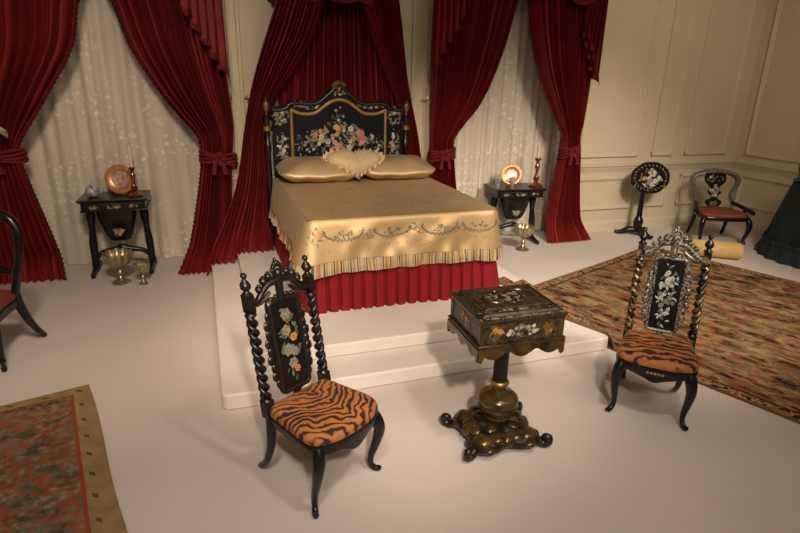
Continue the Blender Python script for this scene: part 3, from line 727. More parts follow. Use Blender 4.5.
# ------------------------------------------------------------------ tiger-seat nursing chairs
def shear(k=.19, z0=.40, y0=.325):
    X = Matrix.Identity(4); X[1][2] = k; X[1][3] = y0 - k*z0; return X
def seat_outline(s=1.0):
    pts = [(0,-.095),(.10,-.088),(.19,-.055),(.222,-.01),(.225,.06),(.208,.20),(.196,.31),(.175,.335),(0,.34),(-.175,.335),(-.196,.31),(-.208,.20),(-.225,.06),(-.222,-.01),(-.19,-.055),(-.10,-.088)]
    P = catmull([(x, y, 0) for x, y in pts], 5, True); c = Vector((0,.12,0)); return [c+(p-c)*s for p in P]
def nursing_chair(label, loc, rz, tig):
    t = thing('nursing_chair', label, 'chair', loc, rz, 'low carved chairs with tiger-striped seats')
    O = seat_outline(); n = len(O); c = Vector((0,.12,0))
    m_ = MB()
    prof = [(1.0,.395),(1.012,.408),(1.0,.425),(.95,.440),(.85,.449),(.65,.456),(.4,.460),(.15,.462)]
    vs = []
    for s, z in prof: vs += [(c+(p-c)*s)+Vector((0,0,z)) for p in O]
    fs = [(j*n+i, j*n+(i+1) % n, (j+1)*n+(i+1) % n, (j+1)*n+i) for j in range(len(prof)-1) for i in range(n)] + [tuple((len(prof)-1)*n+i for i in range(n)), tuple(range(n-1,-1,-1))]
    m_.add(vs, fs); m_.build('seat', M[tig], t, angle=60)
    m_ = MB(); lowz = lambda p: .338 - .042*max(0, cos(p.x*pi/.19))**1.5 if p.y < 0 else .345
    prof = [(.97,None),(1.0,None),(1.012,.362),(1.02,.385),(1.0,.397)]
    vs = []
    for j, (s, z) in enumerate(prof): vs += [(c+(p-c)*s)+Vector((0,0,z if z else lowz(p)+(.0 if j == 0 else .004))) for p in O]
    fs = [(j*n+i, j*n+(i+1) % n, (j+1)*n+(i+1) % n, (j+1)*n+i) for j in range(len(prof)-1) for i in range(n)] + [tuple((len(prof)-1)*n+i for i in range(n)), tuple(range(n-1,-1,-1))]
    m_.add(vs, fs); sr = m_.build('seat_rail', M['lacq'], t, angle=50)
    m_ = MB()
    for i in range(0, n):
        p = O[i]
        if p.y < -.05 and i % 1 == 0 and abs(p.x) < .045:
            q = c+(p-c)*1.022; m_.ell((q.x, q.y, .362), (.010,.006,.009), 6, 5)
    if tig == 'tiger2': m_.build('inlay', M['pearldim'], sr)
    for s in (-1, 1):
        m_ = MB(); P = catmull([(s*.182,-.02,.385),(s*.200,-.045,.33),(s*.212,-.052,.27),(s*.208,-.032,.18),(s*.200,-.008,.10),(s*.200,-.004,.045),(s*.213,-.022,.018),(s*.224,-.038,.016),(s*.228,-.043,.026)], 5)
        m_.tube(P, [.030,.034,.030,.023,.018,.015,.016,.016,.012], 12); m_.build('leg', M['lacq'], t)
        m_ = MB(); P = catmull([(s*.188,.318,.40),(s*.186,.322,.30),(s*.180,.345,.18),(s*.174,.395,.07),(s*.168,.455,.012)], 5)
        m_.tube(P, [.026,.025,.022,.019,.017], 8); m_.build('leg', M['lacq'], t)
        # barley-twist back post
        m_ = MB(); m_.X = shear()
        m_.box((s*.19, 0, .43), (.050,.050,.09)); m_.lathe([(.030,0),(.024,.012),(.030,.022)], (s*.19,0,.472), 12)
        for k in (0, 1):
            P = []; N = 84
            for i in range(N+1):
                a = 2*pi*(4.6*i/N)*s + pi*k; P.append((s*.19+.0165*cos(a), .0165*sin(a), .485+.425*i/N))
            m_.tube(P, .0128, 8)
        m_.lathe([(.030,0),(.022,.012),(.032,.024)], (s*.19,0,.905), 12)
        m_.box((s*.19, 0, .962), (.045,.043,.085)); po = m_.build('back_post', M['goldbead'] if tig == 'tiger2' else M['lacqwarm'], t, angle=50)
        m_ = MB(); m_.X = shear(); m_.lathe([(.024,0),(.028,.006),(.016,.017),(.013,.024),(.025,.037),(.027,.050),(.019,.066),(.010,.076),(.009,.084),(.015,.090),(.016,.099),(.010,.107),(.003,.110)], (s*.19,0,1.0), 14)
        m_.build('finial', M['lacqwarm'], po)
    # crest
    m_ = MB(); m_.X = shear()
    for s in (-1, 1):
        P = catmull([(s*.165,0,.955),(s*.135,0,.962),(s*.105,0,.992),(s*.07,0,1.020),(s*.03,0,1.030),(0,0,1.03)], 5); m_.tube(P, [.020,.017,.016,.017,.019,.022], 10)
        for x, z, r_ in ((.120,1.010,.019),(.088,1.043,.021),(.056,1.060,.019)): m_.ell((s*x,0,z), r_, 10, 8); m_.ell((s*x,-.004,z+.017), r_*.55, 8, 6)
        P = catmull([(s*.15,0,.94),(s*.10,0,.955),(s*.06,0,.985)], 4); m_.tube(P, [.010,.012,.008], 8)
    m_.tube([(0,0,.93),(0,0,1.0),(0,0,1.06)], [.02,.022,.026], 10)
    for k in range(7):
        a = radians(20+140*k/6); m_.ell((.032*cos(a), -.006, 1.065+.048*sin(a)), (.011,.012,.016), 8, 6)
    m_.ell((0,-.012,1.065), (.022,.018,.026), 10, 8); m_.ell((0,0,1.125), (.010,.010,.016), 8, 6)
    m_.build('crest_rail', M['inlaid'] if tig == 'tiger2' else M['lacqwarm'], t)
    # panel with carved frame
    def rr(w, z0, z1, r, n=5):
        out = []
        for cx, cz, a in ((w-r, z1-r, 0), (-w+r, z1-r, 90), (-w+r, z0+r, 180), (w-r, z0+r, 270)):
            for k in range(n+1):
                q = radians(a+90*k/n); out.append((cx+r*cos(q), cz+r*sin(q)))
        return out
    m_ = MB(); m_.X = shear(); m_.prism(rr(.082,.475,.93,.02), lambda u, v, w: (u, w, v), -.012, .012); pn = m_.build('back_panel', M['lacq'], t)
    m_ = MB(); m_.X = shear(); O2 = rr(.088,.468,.937,.026); m_.tube([(u, 0, v) for u, v in O2], .016, 8, closed=True)
    for s in (-1, 1):
        for k in range(9):
            z = .52+.043*k; bulge = .020*sin(pi*k/8)+.006*(k % 2); m_.ell((s*(.098+bulge*.9), 0, z), (.019+.004*(k % 2),.012,.027), 8, 6)
    for k in range(5): m_.ell(((k-2)*.032,-.004,.945+.006*(2-abs(k-2))), (.016,.012,.014), 8, 6)
    m_.tube([(0,0,.468),(0,0,.445),(0,.0,.41)], [.03,.022,.024], 10)
    m_.build('panel_frame', M['inlaid'] if tig == 'tiger2' else M['lacqwarm'], pn)
    m_ = MB(); m_.X = shear(); pm_ = [M['pearldim'], M['pearl'], M['orange'], M['leaf'], M['pink'], M['blue']]
    pl_ = lambda u, v: (u, -.0125, v)
    Nn = Vector((0,-1,0))
    if tig == 'tiger':
        for (u, v, r_, mm) in ((0,.855,.033,0),(-.012,.775,.030,0),(.028,.73,.024,2),(-.02,.675,.034,0),(.022,.655,.026,0),(.0,.60,.030,0),(.02,.565,.020,2)):
            m_.rosette(Vector(pl_(u, v)), Vector((1,0,0)), Vector((0,0,1)), Nn, r_*1.05, 6, mm, 0, u*40)
        bouquet(m_, pl_, 0, .70, .05, .16, 0, 30, [0], [3,3,5], (.012,.022), 2, Nn)
    else:
        bouquet(m_, pl_, 0, .71, .05, .17, 30, 60, [1,1,0,1,0], [0,5,1,1], (.008,.018), 6, Nn)
    m_.build('inlay', pm_, pn)
    return t
nursing_chair('tiger-striped low chair with twisted posts, left of the pedestal box table', (.5245, 2.2715, 0), radians(31.6), 'tiger')
nursing_chair('tiger-striped low chair with pearl-inlaid back, right of the pedestal box table at the rug edge', (2.4845, 2.325, 0), radians(-44.3), 'tiger2')

# ------------------------------------------------------------------ pedestal box table
BW = .235
bt = thing('pedestal_box_table', 'black and gold lacquer sewing box on pedestal with scroll feet', 'sewing table', (1.475, 2.435, 0), radians(-2))
BXm = [M['lacqwarm'], M['goldlac'], M['pearldim'], M['gold'], M['pearl'], M['leaf'], M['orange']]
m_ = MB()
for z0, z1, a, c in ((.695,.715,.249,.207),(.715,.845,.236,.193)): m_.box((0,0,(z0+z1)/2), (2*a, 2*c, z1-z0))
bx = m_.build('box_body', [M['boxlac']], bt, smooth=False, bevel=.004)
m_ = MB()     # scalloped apron on four sides
def apron(L): return [(-L,.70)] + [(x*L, .70-.022-.038*abs(sin(x*pi*1.5+pi/2))**1.3*(1) - (.045 if abs(x) > .9 else 0)) for x in [(-1+2*k/32) for k in range(33)]] + [(L,.70)]
for k in range(4):
    L, D = (.246,.203) if k % 2 == 0 else (.203,.246); Rm = Matrix.Rotation(pi/2*k, 4, 'Z')
    m_.prism(apron(L), lambda u, v, w: Rm @ Vector((u, -D+w, v)), -.008, .008)
m_.build('apron', M['bronze'], bx, angle=30)
m_ = MB()     # gilded edging and corner strips
for z, a, c in ((.716,.249,.207),(.842,.242,.200)):
    m_.tube([(a,-c,z),(a,c,z),(-a,c,z),(-a,-c,z)], .006, 6, closed=True)
for sx in (-1,1):
    for sy in (-1,1): m_.box((sx*.226, sy*.183, .78), (.03,.03,.125))
m_.build('gilt_edging', M['bronze'], bx, bevel=.002)
m_ = MB()
bouquet(m_, lambda u, v: (u, -.1945, v), 0, .78, .10, .028, 14, 34, [2,2,4], [2,2,5], (.007,.014), 1, Vector((0,-1,0)))
for s in (-1,1): bouquet(m_, lambda u, v: (u, -.1945, v), s*.155, .78, .03, .03, 3, 22, [3,6], [3,3,5], (.010,.02), 3+s, Vector((0,-1,0)))
bouquet(m_, lambda u, v: (-.2375, u, v), 0, .78, .07, .03, 5, 26, [2,6], [3,2,5], (.010,.02), 8, Vector((-1,0,0)))
bouquet(m_, lambda u, v: (.2375, u, v), 0, .78, .07, .03, 5, 26, [2,6], [3,2,5], (.010,.02), 9, Vector((1,0,0)))
m_.build('inlay', BXm, bx)
m_ = MB()
for z0, z1, a, c, tp in ((.845,.862,.249,.207,1),(.862,.880,.223,.180,.93),(.880,.892,.19,.135,.95)): m_.box((0,0,(z0+z1)/2), (2*a,2*c,z1-z0), taper=tp)
lid = m_.build('lid', [M['boxlac']], bt, smooth=False, bevel=.004)
m_ = MB()
m_.tube([(.210,-.167,.881),(.210,.167,.881),(-.210,.167,.881),(-.210,-.167,.881)], .004, 6, closed=True)
for s in (-1,1):
    m_.tube(catmull([(s*.02,-.07,.894),(s*.09,-.08,.896),(s*.15,-.03,.897),(s*.13,.05,.897),(s*.05,.08,.896),(0,.04,.895)], 6), [.003,.007,.008,.007,.004], 6)
m_.build('gilt_scroll', M['bronze'], lid)
m_ = MB()
for (y_, x_) in ((-.193,.20),(.193,.20)):
    bouquet(m_, lambda u, v: (u, v, .8625), 0, y_, .22, .006, 6, 46, [2], [2,2,3], (.008,.014), 2, Vector((0,0,1)))
bouquet(m_, lambda u, v: (u, v, .8805), 0, -.15, .20, .010, 6, 40, [2], [2,3], (.008,.014), 3, Vector((0,0,1)))
bouquet(m_, lambda u, v: (u, v, .8925), 0, 0, .10, .07, 5, 50, [2], [2,0,3], (.012,.022), 4, Vector((0,0,1)))
m_.build('inlay', BXm, lid)
m_ = MB(); m_.lathe([(.11,.66),(.11,.695)], n=8); m_.lathe([(.052,.66),(.044,.62),(.042,.50),(.043,.40),(.047,.385)], n=8); m_.build('column', M['lacq'], bt, angle=30)
m_ = MB(); m_.lathe([(.042,.352),(.053,.360),(.056,.370),(.053,.380),(.042,.388)], n=20); m_.build('collar', M['gold'], bt)
m_ = MB(); m_.lathe([(.042,.354),(.040,.325),(.055,.312),(.090,.302),(.112,.282),(.118,.255),(.111,.238),(.119,.222),(.108,.200),(.085,.180),(.070,.165),(.064,.15),(.066,.125)], n=28); m_.build('bulb', M['bronze'], bt)
m_ = MB(); m_.lathe([(.064,.150),(.074,.154),(.064,.158)], n=24); m_.build('gilt_ring', M['gold'], bt)
# base: concave-sided plinth with swelling leaf lobes
m_ = MB(); out = []
for k in range(64):
    a = 2*pi*k/64; rr_ = .165+.085*abs(cos(2*(a-pi/4)))**1.5; ax = (1.12 if True else 1); out.append((rr_*cos(a)*1.03, rr_*sin(a)*.95))
n = len(out); prof = [(1,.035),(1.04,.05),(1.0,.075),(.8,.10),(.55,.125),(.35,.135)]; vs = []
for s, z in prof: vs += [(u*s, v*s, z) for u, v in out]
m_.add(vs, [(j*n+i, j*n+(i+1) % n, (j+1)*n+(i+1) % n, (j+1)*n+i) for j in range(len(prof)-1) for i in range(n)]+[tuple(range(n-1,-1,-1)), tuple((len(prof)-1)*n+i for i in range(n))])
bs = m_.build('base', M['lacqwarm'], bt)
m_ = MB()
for sx, sy in ((1,1),(1,-1),(-1,-1),(-1,1)):
    a = math.atan2(sy*.85, sx); d = Vector((cos(a), sin(a), 0)); q = Vector((-sin(a), cos(a), 0))
    for t_, s_, z_, r_ in ((.185,0,.088,.060),(.135,.065,.102,.050),(.135,-.065,.102,.050),(.215,.050,.068,.040),(.215,-.050,.068,.040),(.10,0,.118,.05)):
        p = d*t_+q*s_; m_.ell((p.x*.94, p.y, z_-.006), (r_*1.05, r_*1.05, r_*.55), 14, 8)
for k in range(4):
    a = pi/2*k; m_.ell((.15*cos(a)*1.05, .135*sin(a), .075), (.055,.055,.040), 10, 7)
m_.build('leaf_lobe', M['bronze'], bs)
for sx, sy in ((1,1),(1,-1),(-1,-1),(-1,1)):
    a = math.atan2(sy*.165, sx*.235); d = Vector((cos(a), sin(a), 0)); m_ = MB()
    P = catmull([d*.20+Vector((0,0,.055)), d*.245+Vector((0,0,.036)), d*.278+Vector((0,0,.026)), d*.306+Vector((0,0,.040)), d*.306+Vector((0,0,.068)), d*.285+Vector((0,0,.074)), d*.275+Vector((0,0,.06))], 5)
    m_.tube(P, [.034,.03,.026,.024,.022,.018,.013], 10); m_.build('scroll_foot', M['lacqwarm'], bt)

# ------------------------------------------------------------------ side (work) tables
def side_table(label, loc, rz):
    t = thing('work_table', label, 'side table', loc, rz, 'black lacquer work tables flanking the bed')
    m_ = MB(); m_.box((0,0,.785), (.63,.46,.022)); m_.box((0,0,.769), (.60,.43,.012)); m_.build('tabletop', M['lacq'], t, smooth=False, bevel=.004)
    m_ = MB(); m_.box((0,0,.722), (.575,.405,.085)); m_.box((0,0,.682), (.60,.43,.012)); bd = m_.build('frieze', M['lacq'], t, smooth=False, bevel=.003)
    m_ = MB(); m_.box((0,-.207,.724), (.50,.012,.065)); dr = m_.build('drawer', M['lacqwarm'], t, smooth=False, bevel=.003)
    m_ = MB(); m_.lathe([(.006,0),(.012,.008),(.010,.014)], n=10); 
    m_.v = [Vector((v.x, -.213-v.z, .724+v.y)) for v in m_.v]; m_.build('knob', M['gold'], dr)
    m_ = MB()
    bouquet(m_, lambda u, v: (u, -.2135, v), 0, .724, .055, .018, 6, 16, [0,1,2], [0,3], (.010,.017), 2, Vector((0,-1,0)))
    for s in (-1,1): bouquet(m_, lambda u, v: (u, -.2135, v), s*.18, .724, .035, .015, 3, 12, [0,2], [0,3], (.008,.014), 4+s, Vector((0,-1,0)))
    m_.build('inlay', [M['pearldim'], M['pearl'], M['pink'], M['leaf']], dr)
    m_ = MB(); wb = [(.19,.14,.676),(.185,.135,.62),(.165,.12,.52),(.13,.095,.40),(.10,.075,.345),(.06,.045,.33)]
    def f(u, v):
        k = int(round(v*(len(wb)-1))); a, c, z = wb[k]; tt = 2*pi*u; e = .55
        sg = lambda q: math.copysign(abs(q)**e, q)
        return (a*sg(cos(tt)), c*sg(sin(tt)), z)
    m_.grid(32, len(wb)-1, f, closeu=True); m_.add([f(i/32, 1) for i in range(32)], [tuple(range(32))]); bag = m_.build('work_bag', M['lacq'], t, angle=50)
    m_ = MB(); o = Vector((0,-.113,.46)); U = Vector((1,0,0)); V = Vector((0,.25,.97)); N = Vector((0,-.97,.25))
    m_.rosette(o, U, V, N, .05, 8, 0, 1, 0); bouquet(m_, lambda u, v: o+U*u+V*v, 0, 0, .05, .05, 3, 14, [0,1], [0,2], (.008,.016), 3, N); m_.build('inlay', [M['pearldim'], M['gold'], M['leaf']], bag)
    for s in (-1, 1):
        m_ = MB(); P = [(s*.245,0,.676),(s*.25,0,.60),(s*.255,0,.45),(s*.265,0,.30),(s*.27,0,.14),(s*.272,0,.05)]
        m_.tube(catmull(P, 4), [.032,.044,.029,.040,.032,.042], 10)
        for z, r_ in ((.57,.036),(.40,.032),(.20,.035)): m_.ell((s*.26,0,z), (r_,r_,.02), 10, 7)
        lg = m_.build('leg', M['lacq'], t)
        m_ = MB(); m_.tube(catmull([(s*.272,-.225,.028),(s*.272,-.17,.035),(s*.272,-.08,.05),(s*.272,0,.06),(s*.272,.08,.05),(s*.272,.17,.035),(s*.272,.225,.028)], 4), [.024,.022,.028,.032,.028,.022,.024], 10)
        for y in (-.222,.222): m_.ell((s*.272,y,.030), (.024,.030,.030), 10, 7)
        m_.build('foot', M['lacq'], lg)
    m_ = MB(); P = catmull([(-.262,0,.13),(-.20,0,.20),(-.10,0,.225),(0,0,.245),(.10,0,.225),(.20,0,.20),(.262,0,.13)], 5); m_.tube(P, [.02,.024,.028,.034,.028,.024,.02], 10)
    m_.ell((0,0,.262), (.05,.028,.026), 10, 7); m_.build('stretcher', M['lacq'], t)
    return t
TA = side_table('black lacquer work table left of the bed, with white pot on top', (-.895, 6.20, 0), 0)
TBs = (1.06, .96, .905)
TB = dup(TA, (3.67, 6.12, 0), radians(-6), 'black lacquer work table right of the bed, with tall amber candlestick on top', TBs)
ZA, ZB = .797, .797*.905

def plate(label, x, y, z, r, rz):
    t = thing('plate', label, 'plate', (x, y, z), rz)
    X = Matrix.Translation((0,0,r*.98+.014)) @ Matrix.Rotation(radians(76), 4, 'X')
    m_ = MB(); m_.X = X; m_.lathe([(.0,-.006),(r*.55,-.006),(r*.98,.012),(r,.018),(r*.96,.020),(r*.60,.006),(r*.5,.003)], n=36); m_.build('rim', M['plate'], t)
    m_ = MB(); m_.X = X; m_.lathe([(r*.56,.004),(r*.56,.007),(r*.3,.008)], n=32); m_.build('centre', M['platec'], t)
    m_ = MB(); 
    for s in (-1,1): m_.tube(catmull([(s*.05,-.055,.03),(s*.05,-.045,.008),(s*.045,.0,.008),(s*.03,.07,.02),(s*.01,.055,.14)], 4), .006, 6)
    m_.tube([(-.05,-.03,.010),(.05,-.03,.010)], .006, 6); m_.build('stand', M['gold'], t)
    return t
plate('round gilt plate on a stand, on the left work table', -.83, 6.24, ZA, .145, radians(-6))
plate('round gilt plate on a stand, on the right work table', 3.63, 6.15, ZB, .128, radians(-28))
def candlestick(label, x, y, z, s, hc):
    t = thing('candlestick', label, 'candlestick', (x, y, z), 0, 'amber glass candlesticks on the work tables')
    m_ = MB(); pr = [(.072,0),(.075,.010),(.06,.022),(.03,.034),(.018,.05),(.030,.07),(.034,.085),(.020,.105),(.013,.14),(.020,.18),(.028,.205),(.017,.23),(.014,.25),(.030,.275),(.036,.285),(.02,.292)]
    m_.lathe([(r_*s, zz*s) for r_, zz in pr], n=18); m_.build('stem', M['amber'], t)
    m_ = MB(); m_.lathe([(.016,.285*s),(.015,.285*s+hc),(.005,.285*s+hc+.008),(.002,.285*s+hc+.022)], n=12); m_.build('candle', M['candle'], t)
    return t
candlestick('amber candlestick with ivory candle, beside the plate on the left work table', -.70, 6.13, ZA, 1.0, .20)
candlestick('amber candlestick with ivory candle, on the right end of the right work table', 3.935, 6.06, ZB, 1.22, .165)
t = thing('china_pot', 'small white spotted china pot on the left end of the work table', 'pot', (-1.09, 6.18, ZA))
m_ = MB(); m_.lathe([(.03,0),(.05,.012),(.066,.045),(.062,.075),(.045,.095),(.03,.10)], n=20); m_.build('body', M['china'], t)
m_ = MB(); m_.lathe([(.032,.1),(.034,.106),(.02,.122),(.006,.13),(.011,.142),(.006,.152)], n=16); m_.build('lid', M['china'], t)
m_ = MB(); m_.tube(catmull([(.06,0,.03),(.10,0,.045),(.10,0,.075),(.055,0,.085)], 5), .006, 6); m_.build('handle', M['china'], t)
for i, (x, y, h, r_, l) in enumerate(((3.40, 6.08, .13, .034, 'leftmost clear glass tumbler on the right work table'), (3.475, 6.20, .12, .034, 'second clear glass tumbler on the right work table, behind the first'), (3.56, 5.99, .15, .030, 'clear glass in front of the plate on the right work table'))):
    m_ = MB(); m_.lathe([(r_*.8,0),(r_*.85,.004),(r_*.8,.02),(r_*.9,h*.5),(r_,h),(r_*.93,h),(r_*.82,h*.5),(r_*.7,.022),(.001,.02)], n=20)
    o = m_.build('glass_tumbler', M['glass']); o.location = (x, y, ZB); tag(o, l, 'glass')
def compote(label, x, y, h, w, n=20):
    t = thing('compote', label, 'compote', (x, y, 0), 0.2, 'silver-gilt footed bowls on the floor')
    m_ = MB(); q = h
    pr = [(.36*w,0),(.37*w,.025*q),(.30*w,.06*q),(.13*w,.14*q),(.085*w,.24*q),(.14*w,.30*q),(.15*w,.34*q),(.08*w,.40*q),(.07*w,.47*q),(.13*w,.52*q)]
    m_.lathe(pr, n=24); m_.build('foot', M['silver'], t)
    m_ = MB(); N = 48
    pb = [(.06,.50),(.22,.56),(.38,.66),(.47,.78),(.50,.90),(.52,1.0),(.49,1.0),(.44,.82),(.34,.70),(.15,.62),(.01,.60)]
    def f(u, v):
        k = int(round(v*(len(pb)-1))); r_, z = pb[k]; a = 2*pi*u; g = 1+.15*abs(sin(a*n/4))*min(1, r_*3); return (r_*w*g*cos(a), r_*w*g*sin(a), z*q + (.03*q*abs(sin(a*n/4)) if .95 < z else 0))
    m_.grid(N*2, len(pb)-1, f, closeu=True); m_.build('bowl', M['silver'], t); return t
compote('larger lobed silver-gilt footed bowl on the floor before the left work table', -.89, 5.79, .31, .245)
compote('smaller silver-gilt footed bowl on the floor, right of the larger one', -.68, 5.70, .21, .13)
compote('silver-gilt footed bowl on the floor before the right work table', 3.625, 5.73, .30, .22)

# ------------------------------------------------------------------ tilt-top table
t = thing('tilt_top_table', 'black tilt-top pedestal table with scalloped pearl-inlaid oval top, before the panelled wall', 'table', (5.555, 5.95, 0), radians(-12))
m_ = MB(); m_.lathe([(.10,.06),(.085,.075),(.06,.09),(.055,.11),(.062,.15),(.066,.19),(.055,.23),(.04,.25),(.036,.30),(.030,.50),(.024,.66)], n=14); m_.build('column', M['lacq'], t)
for k in range(3):
    a = radians(-90+120*k+14); d = Vector((cos(a), sin(a), 0)); m_ = MB()
    m_.tube(catmull([d*.04+Vector((0,0,.07)), d*.12+Vector((0,0,.065)), d*.20+Vector((0,0,.035)), d*.26+Vector((0,0,.028)), d*.285+Vector((0,0,.05))], 5), [.045,.045,.034,.028,.018], 10)
    m_.ell((d*.13).to_tuple()[:2]+(.07,), (.05,.05,.03), 10, 7); m_.build('foot', M['lacq'], t)
Xt = Matrix.Translation((.045,-.04,.795)) @ Matrix.Rotation(radians(80), 4, 'X')
out = []
for k in range(96):
    a = 2*pi*k/96; s = 1+.035*abs(sin(4*a))-.02; out.append((.270*cos(a)*s, .205*sin(a)*s))
m_ = MB(); m_.X = Xt; m_.prism(out, lambda u, v, w: (u, v, w), -.012, .010); tp = m_.build('tabletop', M['lacq'], t)
m_ = MB(); m_.X = Xt; m_.tube([(u*.985, v*.985, .008) for u, v in out], .010, 6, closed=True); m_.build('moulded_rim', M['lacqwarm'], tp)
m_ = MB(); m_.X = Xt; Nz = Vector((0,0,1))
bouquet(m_, lambda u, v: (u, v, .0105), 0, -.01, .13, .10, 20, 46, [0,1,2,0], [0,1,3,4], (.018,.036), 3, Nz)
for k in range(26):
    a = 2*pi*k/26; m_.petal(Vector((.225*cos(a), .165*sin(a), .0105)), Vector((1,0,0)), Vector((0,1,0)), Nz, a+.8, -.024, .024, .011, 1 if k % 2 else 3, .001)
m_.build('inlay', [M['pearl'], M['pearldim'], M['pink'], M['gold'], M['leaf']], tp)
for s in (-1, 1):
    m_ = MB(); m_.tube(catmull([(s*.10+.04,.06,.66),(s*.16+.04,.02,.66),(s*.20+.03,-.04,.665),(s*.21+.03,-.085,.70),(s*.20+.03,-.09,.74)], 5), [.008,.010,.010,.012,.006], 6)
    m_.ell((s*.21+.03,-.085,.685), (.018,.016,.022), 8, 6); tag(m_.build('bracket', M['gold'], t), 'gilt bracket')
m_ = MB(); m_.box((.05,.0,.665), (.30,.07,.02)); m_.build('bearer', M['lacq'], t, smooth=False)

# ------------------------------------------------------------------ pearl-inlaid armchair
t = thing('armchair', 'black pearl-inlaid open-back armchair with rust seat in the right corner', 'chair', (6.42, 5.45, 0), radians(-24)); t.scale = (1.04, 1, .915)
m_ = MB()
def so(s=1):
    P = catmull([(0,-.27,0),(.20,-.25,0),(.29,-.18,0),(.27,.05,0),(.22,.24,0),(0,.27,0),(-.22,.24,0),(-.27,.05,0),(-.29,-.18,0),(-.20,-.25,0)], 5, True); return [p*s for p in P]
def loft(mb, O, prof, c=Vector((0,0,0))):
    n = len(O); vs = []
    for s, z in prof: vs += [c+(p-c)*s+Vector((0,0,z)) for p in O]
    mb.add(vs, [(j*n+i, j*n+(i+1) % n, (j+1)*n+(i+1) % n, (j+1)*n+i) for j in range(len(prof)-1) for i in range(n)]+[tuple(range(n-1,-1,-1)), tuple((len(prof)-1)*n+i for i in range(n))])
loft(m_, so(), [(.96,.40),(.985,.42),(.96,.44),(.85,.452),(.5,.465),(.1,.468)]); m_.build('seat', M['redseat'], t)
m_ = MB(); loft(m_, so(), [(.93,.345),(1.0,.355),(1.01,.39),(.98,.405)]); m_.build('seat_rail', M['lacq'], t)
for s in (-1, 1):
    m_ = MB(); m_.tube(catmull([(s*.26,-.19,.38),(s*.285,-.22,.30),(s*.28,-.215,.18),(s*.262,-.19,.07),(s*.275,-.215,.014)], 5), [.036,.036,.026,.02,.022], 10); m_.build('leg', M['lacq'], t)
    m_ = MB(); m_.tube(catmull([(s*.21,.22,.38),(s*.212,.23,.25),(s*.218,.28,.10),(s*.222,.32,.014)], 5), [.028,.026,.022,.02], 10); m_.build('leg', M['lacq'], t)
    m_ = MB(); m_.tube(catmull([(s*.235,.20,.42),(s*.235,.235,.52),(s*.215,.265,.60),(s*.235,.285,.68),(s*.275,.30,.76),(s*.285,.305,.84),(s*.25,.31,.90),(s*.18,.315,.93)], 5), [.032,.030,.034,.038,.044,.048,.050,.046], 10, flat=.7)
    m_.build('back_stile', M['inlaid'], t)
    m_ = MB(); m_.tube(catmull([(s*.235,.22,.52),(s*.275,.10,.50),(s*.315,-.02,.475),(s*.345,-.10,.455),(s*.34,-.15,.44)], 5), [.024,.026,.028,.034,.02], 10); m_.tube([(s*.30,.0,.475),(s*.275,-.05,.39)], [.022,.026], 8); m_.build('arm', M['lacq'], t)
m_ = MB(); m_.tube(catmull([(-.24,.31,.90),(-.15,.315,.945),(0,.32,.965),(.15,.315,.945),(.24,.31,.90)], 6), [.046,.062,.066,.062,.046], 12, flat=.6); m_.build('crest_rail', M['inlaid'], t)
m_ = MB(); sp_ = [(.05,.44),(.10,.50),(.085,.545),(.04,.57),(.05,.61),(.085,.66),(.06,.70),(.07,.74),(.12,.80),(.135,.86),(.12,.93)]
outl = [(p.x, p.y) for p in catmull([(u, v, 0) for u, v in sp_], 4)]; outl = outl + [(-u, v) for u, v in reversed(outl)]
ty = lambda v: .235+.085*sstep(.44,.95,v)
m_.prism(outl, lambda u, v, w: (u, ty(v)+w, v), -.012, .012); spl = m_.build('splat', M['lacq'], t, angle=30)
m_ = MB(); NN = Vector((0,-1,.1)); plc = lambda u, v: (u, ty(v)-.014, v)
bouquet(m_, plc, 0, .68, .05, .07, 9, 22, [0,1,2], [0,4], (.014,.026), 4, NN); bouquet(m_, plc, 0, .85, .09, .05, 4, 20, [1,0], [1,4], (.012,.02), 5, NN)
bouquet(m_, plc, 0, .50, .04, .03, 2, 12, [3], [3,1], (.018,.03), 6, NN); m_.build('inlay', [M['pearl'], M['pearldim'], M['pink'], M['gold'], M['leaf']], spl)
# ------------------------------------------------------------------ yellow roll
m_ = MB(); prof = [(.001,-.29),(.05,-.30),(.085,-.292),(.098,-.27),(.100,-.1),(.102,0),(.100,.1),(.098,.27),(.085,.292),(.05,.30),(.001,.29)]
m_.lathe(prof, n=24); m_.v = [Vector((v.z, v.x, v.y+.102)) for v in m_.v]; o = m_.build('bolster', M['yellow']); o.location = (5.74, 4.84, 0.006); o.rotation_euler = (0,0,radians(-36)); tag(o, 'yellow canvas bolster lying on the floor before the armchair', 'bolster')
# ------------------------------------------------------------------ teal draped table and the object on it
t = thing('draped_table', 'round table under floor-length dark teal velvet at the right edge', 'table', (7.03, 4.43, 0)); 
def tc(u, v, r0, r1, z0, z1, amp, n): 
    a = 2*pi*u; r_ = lerp(r0, r1, v**.9)+amp*v*cos(n*a+.8*sin(3*a)); return (r_*cos(a), r_*sin(a), lerp(z0, z1, v))
m_ = MB(); m_.lathe([(.05,0),(.05,.86)], n=12); m_.lathe([(.46,.86),(.46,.885)], n=40); m_.build('tabletop', M['lacq'], t)
m_ = MB(); m_.lathe([(.001,.897),(.3,.897),(.455,.896),(.472,.886),(.474,.87)], n=144); m_.grid(144, 10, lambda u, v: tc(u, v, .474, .62, .872, .17, .022, 15), closeu=True); tcl = m_.build('tablecloth', M['teal'], t)
m_ = MB(); m_.grid(240, 5, lambda u, v: tc(u, v, .63, .69, .20, .012, .022, 24), closeu=True); m_.grid(240, 2, lambda u, v: tc(u, v, .645, .65, .225, .185, .012, 40), closeu=True); m_.build('flounce', M['teald'], tcl)
t = thing('carved_stand', 'dark carved upright stand on the teal draped table', 'ornament', (6.74, 4.73, .9), radians(40))
